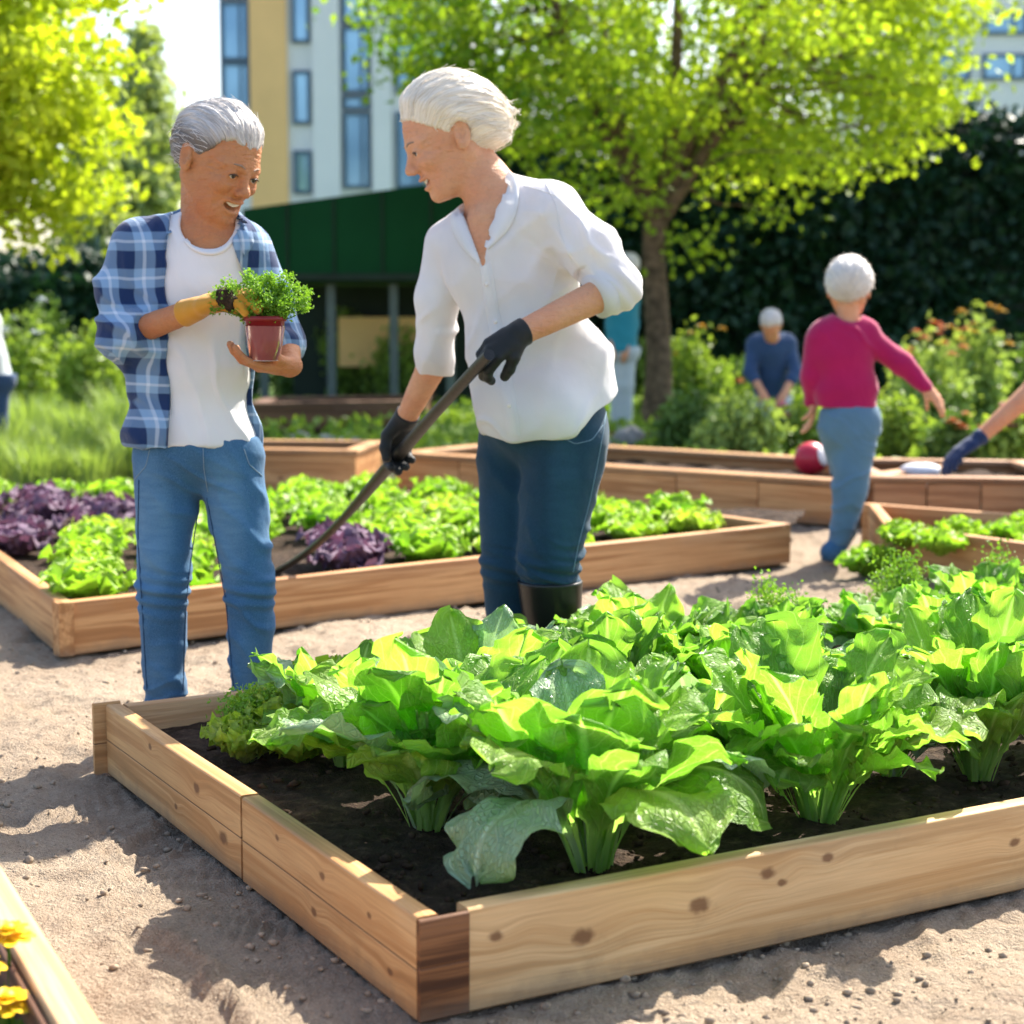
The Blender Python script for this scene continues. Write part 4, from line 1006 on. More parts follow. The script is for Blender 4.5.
class Head:
    def __init__(s, c, f, sc, roll=0, smile=.5, mouth=1.): s.c = np.asarray(c, float); s.R = frame(f, roll); s.s = sc; s.sm = smile; s.mo = mouth
    def loc(s, X, Y, Z):
        px, py, pz = X - s.c[0], Y - s.c[1], Z - s.c[2]; return [(px * s.R[0, i] + py * s.R[1, i] + pz * s.R[2, i]) / s.s for i in range(3)]
    def wp(s, q): return s.c + s.R @ (np.asarray(q, float) * s.s)
    def add(s, F, k=.02):
        F.fn(lambda X, Y, Z: head_sdf(s.loc(X, Y, Z), s.sm, s.mo) * s.s, s.c - .16 * s.s, s.c + .16 * s.s, k)
    def hair(s, parent, mat, kind, h=.003, seed=0, nstrand=620):
        F = Field(h)
        def fn(X, Y, Z):
            p = s.loc(X, Y, Z); ay = np.abs(p[1])
            pl_ = (p[0] - .012) * .72 - (p[2] - (.004 if kind == 'bob' else -.006)) * .69            # > 0 on the face side of the hairline
            t_ = np.clip((-pl_ - .0) / .045, 0, 1); t_ = t_ * t_ * (3 - 2 * t_)
            base = E(p, (-.012, 0, .028), (.099, .077, .090))
            if kind == 'crop': pl_ = pl_ + .011 * np.exp(-((ay - .048) / .018) ** 2) + .002 * np.sin(p[1] * 310 + 9 * p[0])
            if kind == 'crop':
                d = base - (.002 + .0065 * t_); d = smax(d, pl_ - .006 * np.cos(p[1] * 55), .004); d = smax(d, -(p[2] + .070), .01)
            elif kind == 'bob':                                      # combed back over the ears to a loose knot at the nape
                d = base - (.004 + .016 * t_); d = smin(d, E(p, (-.078, 0, -.002), (.056, .062, .056)), .04)
                for (qx, qz, qy) in ((-.150, .020, -.012), (-.152, -.004, .012), (-.140, -.026, .0)): d = smin(d, Cp(p, (-.11, 0, .0), (qx, qy, qz), .022, .003), .014)
                d = smax(d, pl_, .006); d = smax(d, -(p[2] + .060), .012)
            else:
                d = base - (.005 + .014 * t_); d = smax(d, pl_ - .006, .01); d = smax(d, -(p[2] + .075), .012)
            if kind != 'back': d = smax(d, -E((p[0], ay, p[2]), (-.006, .090, -.012), (.024, .030, .034)), .006)
            return d * s.s
        F.fn(fn, s.c - .19 * s.s, s.c + .19 * s.s, .002)
        def disp(V, nn):
            q = (V - s.c) @ s.R / s.s; a_ = np.arctan2(q[:, 1], q[:, 2] + .05)
            return .0030 * vnoise(a_ * 26 + 2 * vnoise(q[:, 0] * 14, a_ * 2), q[:, 0] * 11, 0, seed) + .0016 * vnoise(a_ * 70, q[:, 0] * 20, 2, seed) + .004 * vnoise(q[:, 0] * 18, q[:, 1] * 18, q[:, 2] * 18, seed)
        def tint(V):
            q = (V - s.c) @ s.R / s.s; a_ = np.arctan2(q[:, 1], q[:, 2] + .05); return np.stack([q[:, 0], a_ * .1, q[:, 2]], -1)
        o = F.build('hair', mat, parent, disp, 1, tint)
        # loose strands over the cap
        from mathutils.kdtree import KDTree
        me = o.data; V = np.empty(len(me.vertices) * 3); me.vertices.foreach_get('co', V); V = V.reshape(-1, 3) + np.array(parent.location)
        NN = np.empty(len(me.vertices) * 3); me.vertices.foreach_get('normal', NN); NN = NN.reshape(-1, 3)
        kd = KDTree(len(V)); [kd.insert(v, i) for i, v in enumerate(V)]; kd.balance(); rg = np.random.RandomState(seed + 5); mb = MB()
        for i in rg.randint(0, len(V), nstrand):
            q = (V[i] - s.c) @ s.R / s.s
            if q[2] < -.05 and kind != 'bob': continue
            loose = rg.rand() < .22; L = (.035 + .05 * rg.rand()) * s.s * (1 if kind == 'bob' else .6); st_ = 7; pcur = V[i] + NN[i] * .0005; pts = [pcur]; wob = rg.normal(size=3) * .35
            for j in range(st_ - 1):
                _, k_, _ = kd.find(pcur); n_ = NN[k_]; q = (pcur - s.c) @ s.R / s.s
                comb = s.R @ np.array([-1, -.15, .25 - 6 * max(0, .05 - q[0]) * (q[0] < .03)]) + wob * .5; d = norm(comb - n_ * n_.dot(comb))
                pcur = pcur + d * L / st_; base = V[k_]; h_ = (pcur - base).dot(n_); lift = .0012 + (.0035 * j * j / st_ if loose else 0.0003 * j)
                pcur = pcur + n_ * (lift - h_) * (.6); pts.append(pcur)
            mb.tube(pts, np.linspace(.00075, .0003, st_) * s.s, 3, False, tint=.12)
        mb.build('loose_hair', M['strand_' + ('l' if kind == 'crop' else 'r')], parent)
        return o
    def eyes(s, parent):
        for sy in (1, -1):
            mb = MB(); P_ = blob((0, 0, 0), (.0118, .0118, .0118), 8); mb.grid(P_ * s.s @ s.R.T + s.wp((.0765, .030 * sy, -.002)), closed=True)
            e = mb.build('eye', M['eyeball'], parent)
            mb = MB(); a_ = np.linspace(0, 6.283, 16, endpoint=False); ring = []
            for r_, x in ((.0062, .0095), (.0045, .0112), (.0008, .0121)): ring.append(np.stack([np.full(16, x), np.cos(a_) * r_, np.sin(a_) * r_], -1))
            mb.grid(np.array(ring) * s.s @ s.R.T + s.wp((.0768, .030 * sy, -.002)), closed=True); ir = mb.build('iris', M['iris'], e, origin=np.array(parent.location))
        # brow hairs
            mb = MB(); pts = [s.wp((.0925, .012 * sy, .018)), s.wp((.0895, .022 * sy, .022)), s.wp((.083, .034 * sy, .021)), s.wp((.073, .044 * sy, .016))]
            mb.tube(pts, [.0024 * s.s, .0034 * s.s, .003 * s.s, .001 * s.s], 6, flat=.6)
            lp = [s.wp((.0905 - .25 * (abs(y - .030)) ** 1.0, y * sy, .0015 - 22 * (y - .030) ** 2)) for y in np.linspace(.0165, .0445, 8)]
            ml = MB(); ml.tube(lp, np.array([.0006, .0012, .0014, .0015, .0015, .0014, .0012, .0006]) * s.s, 6); ml.build('eyelashes', M['iris'], parent); mb.build('eyebrow', M['brow'], parent)
        if s.mo > 0:
            mb = MB(); ys_ = np.linspace(-.019, .019, 15); rows = []
            for zz_ in (-.0005, -.007):
                rows.append([s.wp((.0865 - 5 * y * y - (.0006 if i % 2 else 0), y, -.0595 + s.sm * 7 * y * y + zz_ * (1 - (y / .024) ** 2))) for i, y in enumerate(ys_)])
            mb.grid(np.array(rows)); mb.grid(np.array([[q - s.R[:, 0] * .004 for q in r_] for r_ in rows])[::-1]); mb.build('teeth', M['teeth'], parent)

def hand_prims(F, wr, fwd, palm_n, s=1.0, curl=(.9, .9, .9, .9), thumb=1, side=None, inf=0, k=.006, spread=.08, tcurl=.5):
    """wrist, direction of the hand, palm normal (the way the palm faces), thumb side = +/-1"""
    wr = np.asarray(wr, float); f = norm(fwd); n_ = norm(np.asarray(palm_n, float) - f * f.dot(palm_n)); l = np.cross(n_, f) * thumb
    P_ = lambda x, y, z: wr + (f * x + l * y + n_ * z) * s
    F.cap(P_(0, 0, 0), P_(.03, .0, 0), .026 * s, .027 * s, .02, (n_, 1.35), 'add', inf)
    F.cap(P_(.03, .016, 0), P_(.078, .022, .002), .020 * s, .0145 * s, k * 2, (n_, 1.2), 'add', inf)
    F.cap(P_(.03, 0, 0), P_(.082, .0, 0), .021 * s, .0155 * s, k * 2, (n_, 1.2), 'add', inf)
    F.cap(P_(.03, -.016, 0), P_(.074, -.024, .002), .020 * s, .0135 * s, k * 2, (n_, 1.2), 'add', inf)
    lens = ((.042, .026, .020), (.046, .030, .021), (.042, .028, .020), (.034, .021, .018)); ys_ = (.027, .0095, -.0085, -.0255)
    for i in range(4):
        p = P_(.084 - (.006 if i == 3 else 0) + (.003 if i == 1 else 0), ys_[i], .002); ang = 0; rr = (.0105, .0108, .0103, .0092)[i] * s
        for j, L in enumerate(lens[i]):
            ang += curl[i] * (.85, 1.05, .7)[j]
            d = f * math.cos(ang) + n_ * math.sin(ang) + l * (ys_[i] * spread * 10 if j == 0 else 0) ; q = p + norm(d) * L * s
            F.cap(p, q, rr, rr * .90, k * .6, None, 'add', inf); p = q; rr *= .90
    p0, p1 = P_(.012, .018, .004), P_(.048, .042, .016); F.cap(p0, p1, .0165 * s, .0125 * s, k * 1.5, None, 'add', inf)
    d = norm(f * .8 + l * .25 + n_ * (.3 + tcurl)); p2 = p1 + d * .032 * s; F.cap(p1, p2, .0118 * s, .0108 * s, k, None, 'add', inf)
    d = norm(f * .65 - l * .25 * tcurl + n_ * (.4 + tcurl)); F.cap(p2, p2 + d * .026 * s, .0108 * s, .0092 * s, k, None, 'add', inf)

# cloth, skin and hair
def m_skin(name, c, red=(.50, .14, .08)):
    m, t, b = newmat(name, .62, .32); n = N(t); p = n.obj()
    f = n.noise(p, 9, 4, .6); g_ = n.noise(p, 90, 3, .7)
    cc = n.mix(n.mr(f, .38, .7, 0, .5), c, red); cc = n.mix(n.mr(g_, .45, .8, 0, .3), cc, tuple(v * .62 for v in c)); sp = n.noise(p, 55, 2, .5); cc = n.mix(n.mr(sp, .66, .74, 0, .2), cc, tuple(v * .5 for v in c))
    n.link(cc, b.inputs['Base Color']); b.inputs['Subsurface Weight'].default_value = .05; b.inputs['Subsurface Radius'].default_value = (.02, .008, .004); b.inputs['Subsurface Scale'].default_value = .5
    w_ = n.noise(n.mapping(p, (30, 30, 90)), 1, 4, .6, .5)
    n.bump(n.math('ADD', n.math('ADD', g_, n.math('MULTIPLY', w_, 2)), n.math('MULTIPLY', f, 2)), .7, .0040, b); return m
def m_cloth(name, c, bumpd=.002, sc=260, wr=.004, rough=.85, sheen=.2, streak=None, trans=0, fades=()):
    m, t, b = newmat(name, rough, .2); n = N(t); p = n.obj()
    f = n.noise(n.mapping(p, (3, 3, 1.6)), 2.2, 4, .55, .6); wv = n.noise(n.mapping(p, (1, 1, .35)), sc, 2)
    big = n.noise(p, 4, 3)
    cc = n.ramp(big, [(.35, tuple(v * (.72 if streak else .86) for v in c)), (.65, tuple(v * (1.15 if streak else 1) for v in c))])
    if streak: cc = n.mix(n.mr(n.noise(n.mapping(p, (1, 1, .25)), 900, 2), .35, .7, 0, .4), cc, streak)
    for (fx, fz, rx_, rz_, am) in fades:             # worn, washed-out areas of the cloth
        x_, y_, z_ = n.sep(p); dx = n.math('MULTIPLY', n.math('SUBTRACT', x_, fx), 1 / rx_); dz = n.math('MULTIPLY', n.math('SUBTRACT', z_, fz), 1 / rz_)
        g_ = n.mr(n.math('ADD', n.math('MULTIPLY', dx, dx), n.math('MULTIPLY', dz, dz)), 0, 1.3, am, 0, True)
        whisk = n.mr(n.noise(n.mapping(p, (14, 14, 60)), 1, 3), .35, .65, .55, 1); cc = n.mix(n.math('MULTIPLY', g_, whisk), cc, streak)
    n.link(cc, b.inputs['Base Color']); b.inputs['Sheen Weight'].default_value = sheen
    nb = n.bump(n.noise(n.mapping(p, (1, 1, .7)), 11, 4, .5, 1.2), .55, wr * 3, None)
    n.bump(wv, .35, bumpd, b, nb)
    if trans:
        tr = n.new('BsdfTranslucent'); mx = n.new('MixShader'); mx.inputs[0].default_value = trans; n.link(cc, tr.inputs[0])
        n.link(b.outputs[0], mx.inputs[1]); n.link(tr.outputs[0], mx.inputs[2]); out = [q for q in t.nodes if q.type == 'OUTPUT_MATERIAL'][0]; n.link(mx.outputs[0], out.inputs[0])
    return m
def m_hair(name, c, c2, lo=None):
    m, t, b = newmat(name, .45, .4); n = N(t); st = n.attr()
    f = n.noise(n.mapping(st, (14, 900, 14)), 1, 4, .6); g_ = n.noise(n.mapping(st, (10, 160, 10)), 1, 3)
    cc = n.ramp(f, [(.3, c2), (.62, c)])
    cc = n.mix(n.mr(g_, .4, .75, 0, .35), cc, c2)
    if lo is not None:
        z = n.sep(st)[2]; cc = n.mix(n.mr(n.math('ADD', z, n.math('MULTIPLY', g_, .03)), .045, .085, .85, 0, True), cc, lo)
    n.link(cc, b.inputs['Base Color']); n.bump(n.math('ADD', f, g_), .8, .003, b); return m
M['skin'] = m_skin('tanned_skin', (.50, .225, .10), (.46, .12, .05)); M['skin_f'] = m_skin('fair_skin', (.66, .34, .19), (.60, .20, .10))
M['eyeball'] = m_plain('eyeball', (.55, .50, .46), .2, .02); M['iris'] = m_plain('iris', (.05, .035, .03), .15, .1); M['brow'] = m_plain('brow_hair', (.28, .20, .15), .8)
M['teeth'] = m_plain('teeth', (.80, .76, .70), .25, .03)
M['hair_l'] = m_hair('grey_hair', (.72, .68, .64), (.30, .26, .23), (.08, .060, .048)); M['hair_r'] = m_hair('platinum_hair', (.90, .83, .71), (.60, .49, .34)); M['hair_w'] = m_hair('white_hair', (.75, .72, .68), (.50, .46, .42))
M['strand_l'] = m_plain('loose_grey_hair', (.70, .67, .64), .5, .25, 20); M['strand_r'] = m_plain('loose_pale_hair', (.90, .84, .74), .45, .1, 20)
M['tee'] = m_cloth('white_jersey', (.80, .78, .78), .0006, 300, .002); M['blouse'] = m_cloth('white_blouse', (.88, .88, .88), .0005, 300, .002, .7, .1, trans=.25)
M['jeans'] = m_cloth('blue_denim', (.030, .105, .22), .0012, 500, .003, .9, .1, (.16, .31, .46), fades=((-.11, .58, .06, .20, .6), (.075, .60, .06, .20, .55), (-.10, .20, .04, .10, .3), (.12, .22, .04, .10, .3))); M['jeans_d'] = m_cloth('dark_denim', (.009, .038, .068), .0008, 420, .003, .85, .1, (.035, .10, .155), fades=((.10, .62, .05, .22, .45),))
M['knit'] = m_cloth('magenta_knit', (.40, .008, .090), .001, 160, .003, .95, .3); M['jeans_g'] = m_cloth('grey_blue_denim', (.10, .20, .30), .001, 400)
M['glove_y'] = m_cloth('mustard_glove', (.60, .28, .03), .0008, 200, .001, .7); M['glove_b'] = m_cloth('black_glove', (.018, .020, .020), .0006, 260, .001, .55, .1); M['glove_n'] = m_cloth('navy_glove', (.01, .03, .10), .0006, 260, .001, .6)
M['boot'] = m_plain('black_rubber', (.012, .012, .013), .35, .2); M['sole'] = m_plain('white_sole', (.72, .72, .72), .5, .05)
M['teal'] = m_cloth('teal_cloth', (.03, .26, .34)); M['navy'] = m_cloth('navy_cloth', (.03, .07, .16)); M['grey_c'] = m_cloth('pale_cloth', (.55, .60, .62))
# plaid
m, t, b = newmat('blue_plaid', .88, .2); n = N(t); st = n.attr(); x, y, z = n.sep(st)
sx = n.math('ADD', x, n.math('MULTIPLY', y, .75))
def band(v, per, ph, w0, soft=.02):
    f = n.math('FRACT', n.math('ADD', n.math('MULTIPLY', v, 1 / per), ph)); f = n.math('ABSOLUTE', n.math('SUBTRACT', f, .5)); return n.mr(f, w0 - soft, w0 + soft, 1, 0)
wvv = n.math('MULTIPLY', n.math('SUBTRACT', n.noise(st, 5, 2), .5), .03)
sx = n.math('ADD', sx, wvv); zz_ = n.math('ADD', z, wvv)
bx = band(sx, .082, .1, .24); bz = band(zz_, .088, .3, .24); tx = band(sx, .082, .6, .045, .015); tz = band(zz_, .088, .8, .04, .015)
cc = n.mix(n.math('MULTIPLY', n.math('ADD', bx, bz), .5), (.22, .36, .54), (.010, .030, .10))
cc = n.mix(n.math('MULTIPLY', n.math('ADD', tx, tz), .42), cc, (.62, .70, .80))
n.link(cc, b.inputs['Base Color']); nb = n.bump(n.noise(n.mapping(st, (1, 1, .6)), 11, 4, .5, 1.2), .6, .012, None); n.bump(n.noise(st, 280, 2), .4, .0008, b, nb); b.inputs['Sheen Weight'].default_value = .2; M['plaid'] = m

def wr_noise(amp, sx=9, sz=9, seed=0, fold=0):
    def f(V, nn):
        r = amp * fbm(V[:, 0] * sx, V[:, 1] * sx, V[:, 2] * sz, 2, seed)
        r = r + amp * .8 * (1 - np.abs(vnoise(V[:, 0] * sx * 1.2 + V[:, 2] * 4, V[:, 1] * sx, V[:, 2] * sz * 1.6, seed + 3)) * 2)
        if fold: r = r + fold * np.sin(V[:, 0] * 55 + 3 * vnoise(V[:, 0] * 8, V[:, 2] * 5, 0)) * np.clip(-0 + 1, 0, 1)
        return r
    return f
def folds(V, d, fr, w=.3, seed=0):                 # sharp-crested cloth folds running across direction d
    d = norm(d); u = V @ d * fr + w * 6 * vnoise(V[:, 0] * 5, V[:, 1] * 5, V[:, 2] * 5, seed) + w * 2 * vnoise(V[:, 0] * 14, V[:, 1] * 14, V[:, 2] * 14, seed + 1)
    r_ = np.exp(-(np.sin(u) / .48) ** 2); return (r_ - .4) * np.clip(.55 + vnoise(V[:, 0] * 6, V[:, 1] * 6, V[:, 2] * 6, seed + 7), 0, 1.2)
def near(V, c, rad): return np.exp(-(np.linalg.norm(V - c, axis=1) / rad) ** 2)
def face_lines(hd, V):        # laughter lines round the eyes and on the brow
    q = (V - hd.c) @ hd.R / hd.s; ay = np.abs(q[:, 1]); r_ = 0
    dx, dz = ay - .046, q[:, 2] + .002; rr = np.sqrt(dx ** 2 + dz ** 2); an = np.arctan2(dz, np.maximum(dx, 1e-4))
    r_ = r_ - .0018 * (np.cos(an * 9) > .2) * np.clip(1 - np.abs(rr - .014) / .012, 0, 1) * (dx > 0) * (q[:, 0] > .02)
    r_ = r_ - .0018 * (1 - np.abs(np.sin(q[:, 2] * 330 + 3 * ay * 20))) ** 2 * np.clip(1 - np.abs(q[:, 2] - .045) / .022, 0, 1) * (q[:, 0] > .05)
    bag = np.exp(-((ay - .030) / .013) ** 2 - ((q[:, 2] + .017) / .003) ** 2) * (q[:, 0] > .05); return (r_ - .0022 * bag) * hd.s
from mathutils.bvhtree import BVHTree
def surf_of(*objs):
    Vs = []; Fs = []; n0 = 0
    for o in objs:
        me = o.data; V = np.empty(len(me.vertices) * 3); me.vertices.foreach_get('co', V); V = V.reshape(-1, 3) + np.array(o.parent.location)
        Vs += [tuple(v) for v in V]; Fs += [tuple(i + n0 for i in p_.vertices) for p_ in me.polygons]; n0 += len(V)
    return BVHTree.FromPolygons(Vs, Fs)
def resample(pts, k):
    pts = np.array(pts, float); L = np.concatenate([[0], np.cumsum(np.linalg.norm(np.diff(pts, axis=0), axis=1))]); t_ = np.linspace(0, L[-1], k)
    q = np.stack([np.interp(t_, L, pts[:, c]) for c in range(pts.shape[1])], 1)
    if k > 6: 
        for _ in range(2): q[1:-1] = q[1:-1] * .5 + (q[:-2] + q[2:]) * .25
    return q
def drape(bvh, pts, k, lift, D):      # lay a line onto the cloth as seen from the front
    out = []; last = D; nl = np.array([0, -1., 0])
    for (x, y) in resample(pts, k):
        d = ray(x, y); h, n_, _, _ = bvh.ray_cast(Vector((0, 0, CAM_H)), Vector(d).normalized())
        if h is not None and abs(h[1] - last) < .25: last = h[1]; nl = np.array(n_); out.append(np.array(h) + nl * lift)
        else: out.append(A(x, y, last) + nl * lift)
    return np.array(out)
def seam(bvh, pts, D, r_, name, mat, parent, k=26, lift=.0006):
    mb = MB(); mb.tube(drape(bvh, pts, k, lift, D), r_, 5); return mb.build(name, mat, parent)
def strip(bvh, p0, p1, D, name, mat, parent, k=24, lift=(.001, .004, .004, .001), st0=None):
    a_, b_ = resample(p0, k), resample(p1, k); rows = []
    for t_, l_ in zip((0, .06, .5, .94, 1), (lift[0], lift[1], (lift[1] + lift[2]) / 2, lift[2], lift[3])): rows.append(drape(bvh, a_ + (b_ - a_) * t_, k, l_, D))
    P_ = np.array(rows); mb = MB(); o_ = np.array(parent.location); mb.grid(P_, P_ - o_); return mb.build(name, mat, parent)
class Fig:
    def __init__(s, D): s.D = D
    def p(s, px, py, dy=0): return A(px, py, s.D + dy)
    def r(s, rpx, dy=0): return rpx * (s.D + dy) / FPX
def blk(cond_planes):      # region = intersection of half spaces (p, n): negative inside
    def f(X, Y, Z):
        d = None
        for p, n_ in cond_planes:
            n_ = norm(n_); q = (X - p[0]) * n_[0] + (Y - p[1]) * n_[1] + (Z - p[2]) * n_[2]; d = q if d is None else np.maximum(d, q)
        return d
    return f
def shoe(F, ankle, d, s=1.0, inf=0):
    a_ = np.asarray(ankle, float); d = norm([d[0], d[1], 0]); g_ = np.array([a_[0], a_[1], .035 * s])
    F.cap(a_, g_ - d * .03 * s + [0, 0, .01], .038 * s, .040 * s, .02, inf=inf); F.cap(g_ - d * .04 * s, g_ + d * .07 * s, .036 * s, .040 * s, .02, inf=inf)
    F.cap(g_ + d * .07 * s, g_ + d * .15 * s + [0, 0, -.006], .038 * s, .030 * s, .02, inf=inf)
# ------------------------------------------------------------------ person in the plaid shirt
f = Fig(4.5); p, r = f.p, f.r
base = np.array([p(205, 752)[0], 4.5, 0])
PL_ = thing('person', 'short haired person in open blue plaid shirt, white tee and jeans, holding a potted herb', 'person', base, 'gardeners')
hd = Head(p(218, 161, -.02), (.70, -.55, -.42), 1.20, roll=R(6), smile=.9, mouth=1.3)
shR, elR, wrR = p(130, 248), p(125, 336, -.06), p(196, 309, -.20)
shL, elL, wrL = p(252, 250, .03), p(286, 342, .0), p(290, 366, -.17)
hipR, knR, anR = p(168, 462, 0), p(163, 588, -.02), p(165, 728, .02)
hipL, knL, anL = p(230, 462, 0), p(250, 588, -.02), p(252, 728, .02)
def torso(F, inf=0, k=.05):
    F.ell(p(192, 292), (r(60) , .095, r(66)), k, inf=inf); F.ell(p(190, 372), (r(57), .095, r(70)), k, inf=inf); F.ell(p(196, 440), (r(60), .105, r(46)), k, inf=inf)
    F.cap(p(146, 250), p(238, 248), r(22), r(22), k, inf=inf); F.cap(p(160, 244), p(206, 226), r(14), r(20), .03, inf=inf); F.cap(p(236, 244), p(212, 226), r(14), r(20), .03, inf=inf)
def legs(F, inf=0, lo=1):
    for hp, kn, an in ((hipR, knR, anR), (hipL, knL, anL)):
        F.cap(hp, kn, r(32), r(23), .03, inf=inf); F.cap(kn, an, r(23), r(17), .02, inf=inf)
def armsk(F, inf=0):
    F.chain([shR, elR], [r(16), r(13.5)], .02, inf=inf); F.chain([elR, wrR], [r(14.5), r(10.5)], .015, inf=inf)
    F.chain([shL, elL], [r(19), r(16)], .02, inf=inf); F.chain([elL, wrL], [r(15), r(10.5)], .015, inf=inf)
B = Field(.0036); torso(B, -.006); legs(B, -.012); armsk(B)
B.chain([p(207, 240, 0), hd.wp((-.02, 0, -.06))], [r(25), r(21)], .025)
hd.add(B, .018)
handR = dict(wr=wrR, fwd=p(236, 292, -.24) - wrR, palm_n=(.2, .15, -1), s=1.05, curl=(.35, .4, .45, .5), thumb=-1, tcurl=.4)
handL = dict(wr=wrL, fwd=np.array([-.85, -.55, -.02]), palm_n=(0, .05, 1), s=1.0, curl=(.38, .42, .46, .5), thumb=1, tcurl=.7)
hand_prims(B, **handR); hand_prims(B, **handL)
shoe(B, anR, (.1, -1)); shoe(B, anL, (.25, -1))
B.build('body', M['skin'], PL_, lambda V, nn: .0009 * vnoise(V[:, 0] * 60, V[:, 1] * 60, V[:, 2] * 60) + face_lines(hd, V), 1)
hd.eyes(PL_); hd.hair(PL_, M['hair_l'], 'crop', .0032, 3)
# tee
T_ = Field(.0045); torso(T_, .006); T_.cap(p(150, 252), p(132, 262), r(19), r(19), .03)
T_.plane(p(196, 447, -.1), (.0, 0, -1)); T_.cut(lambda X, Y, Z: Cp((X, Y, Z), p(209, 214, -.10), p(208, 232, .0), r(27)), .008)
T_.build('tee_shirt', M['tee'], PL_, lambda V, nn: wr_noise(.0028, 8, 6, 2)(V, nn) + .010 * folds(V, (1, 0, .35), 30, .5, 21) * np.clip((p(0, 300)[2] - V[:, 2]) / .2 + .3, .3, 1), 1)
# plaid shirt, open at the front
S_ = Field(.0045)
S_.chain([p(138, 248), p(120, 292, -.02), p(123, 336, -.05)], [r(21), r(20.5), r(21.5)], .03); S_.chain([p(124, 336, -.05), p(146, 332, -.11)], [r(26), r(21)], .02); S_.plane(p(150, 329, -.11), p(196, 309, -.20) - elR)
sh_ = [p(138, 248), p(116, 292, -.02)]; S_.cap(sh_[0], sh_[1], r(22), r(19), .03); torso(S_, .017); S_.ell(p(188, 432), (r(64), .125, r(40)), .04)
S_.chain([p(250, 250, .02), p(270, 300, .02), p(284, 340, -.0)], [r(23), r(22), r(21)], .03); S_.chain([p(284, 340, 0), p(283, 348, -.07)], [r(20), r(17)], .02)
S_.plane(p(190, 450, -.1), (-.03, 0, -1)); 
xl = p(175, 300)[0]; xr0, xr1 = p(236, 240)[0], p(262, 320)[0]; z0, z1 = p(236, 240)[2], p(262, 320)[2]
def opening(X, Y, Z):
    xr = xr0 + (xr1 - xr0) * (z0 - Z) / (z0 - z1); xr = np.minimum(xr, p(275, 320)[0]); xl_ = xl + .004 * np.sin(Z * 30) + 0 * X
    return np.maximum(np.maximum(xl_ - X, X - xr), Y - 4.50)
S_.cut(lambda X, Y, Z: np.maximum(opening(X, Y, Z), Z - p(0, 222)[2] - .06 + 0 * X), .004)
S_.cut(lambda X, Y, Z: Cp((X, Y, Z), p(210, 205, -.10), p(208, 236, .0), r(30)), .008)
def wr_s(V, nn): return wr_noise(.0034, 8, 7, 5)(V, nn) + .003 * np.clip(1 - np.linalg.norm(V - elR, axis=1) / .12, 0, 1) * np.sin(V[:, 2] * 160 + V[:, 0] * 40)
S_.build('plaid_shirt', M['plaid'], PL_, lambda V, nn: wr_s(V, nn) + .010 * folds(V, (.8, 0, .6), 38, .5, 2) * (near(V, elR, .14) + .5), 1)
J_ = Field(.0042); legs(J_, .005, 0); J_.ell(p(197, 447), (r(60), .108, r(42)), .04); J_.plane(p(197, 436), (0, 0, 1)); J_.plane(p(200, 722), (0, 0, -1))
def wr_j(V, nn):
    kz = p(0, 590)[2]; return wr_noise(.0022, 7, 9, 8)(V, nn) + .004 * np.exp(-((V[:, 2] - kz) / .05) ** 2) * np.sin(V[:, 2] * 190 + V[:, 0] * 30) + .003 * np.exp(-((V[:, 2] - p(0, 715)[2]) / .05) ** 2) * np.sin(V[:, 2] * 210 + V[:, 0] * 25) + .0065 * folds(V, (.35, 0, 1), 60, .5, 3) * np.exp(-((V[:, 2] - kz) / .07) ** 2) + .006 * folds(V, (.9, 0, 1), 50, .4, 5) * near(V, p(198, 478, -.1), .12) + .005 * folds(V, (-.2, 0, 1), 70, .5, 9) * np.exp(-((V[:, 2] - p(0, 700)[2]) / .07) ** 2) + .009 * folds(V, (.5, .2, 1), 30, .5, 12)
J_.build('jeans', M['jeans'], PL_, wr_j, 1)
M['stitch'] = m_plain('stitching', (.22, .30, .38), .8); M['seam_d'] = m_plain('seam_denim', (.02, .06, .13), .9)  # leg seams a darker blue than the denim around them
bv = surf_of(bpy.data.objects['jeans'])
for pts in ([(150, 449), (146, 466), (134, 480)], [(244, 449), (249, 464), (262, 476)], [(203, 448), (204, 470), (208, 492)]): seam(bv, pts, 4.4, .0011, 'seam', M['stitch'], PL_)
for pts in ([(139, 480), (138, 540), (142, 600), (147, 690)], [(207, 498), (215, 540), (226, 600), (234, 690)], [(199, 505), (192, 550), (186, 600), (183, 690)]): seam(bv, pts, 4.4, .0016, 'leg_seam', M['seam_d'], PL_)
bv = surf_of(bpy.data.objects['plaid_shirt'])
seam(bv, [(173, 265), (172, 330), (173, 400), (173, 444)], 4.38, .0018, 'front_edge', M['grey_c'], PL_)
strip(bv, [(191, 217), (183, 226), (178, 240), (175, 256)], [(180, 218), (168, 230), (163, 246), (172, 263)], 4.42, 'collar', M['plaid'], PL_, 22, (.003, .008, .008, .003))
strip(bv, [(229, 219), (236, 227), (240, 240), (242, 252)], [(240, 218), (251, 229), (254, 244), (244, 257)], 4.42, 'collar', M['plaid'], PL_, 22, (.003, .008, .008, .003))
bv = surf_of(bpy.data.objects['tee_shirt'])
strip(bv, [(186, 239), (192, 246), (202, 251), (214, 252), (224, 248), (231, 240)], [(184, 242), (191, 250), (202, 255), (214, 256), (226, 252), (233, 243)], 4.4, 'neckband', M['tee'], PL_)
for an_, dr_ in ((anR, (.1, -1)), (anL, (.25, -1))):
    K_ = Field(.004); shoe(K_, an_, dr_, 1, .006); K_.plane((0, 0, .09), (0, 0, 1)); K_.plane((0, 0, .012), (0, 0, -1)); K_.build('shoe', M['boot'], PL_)
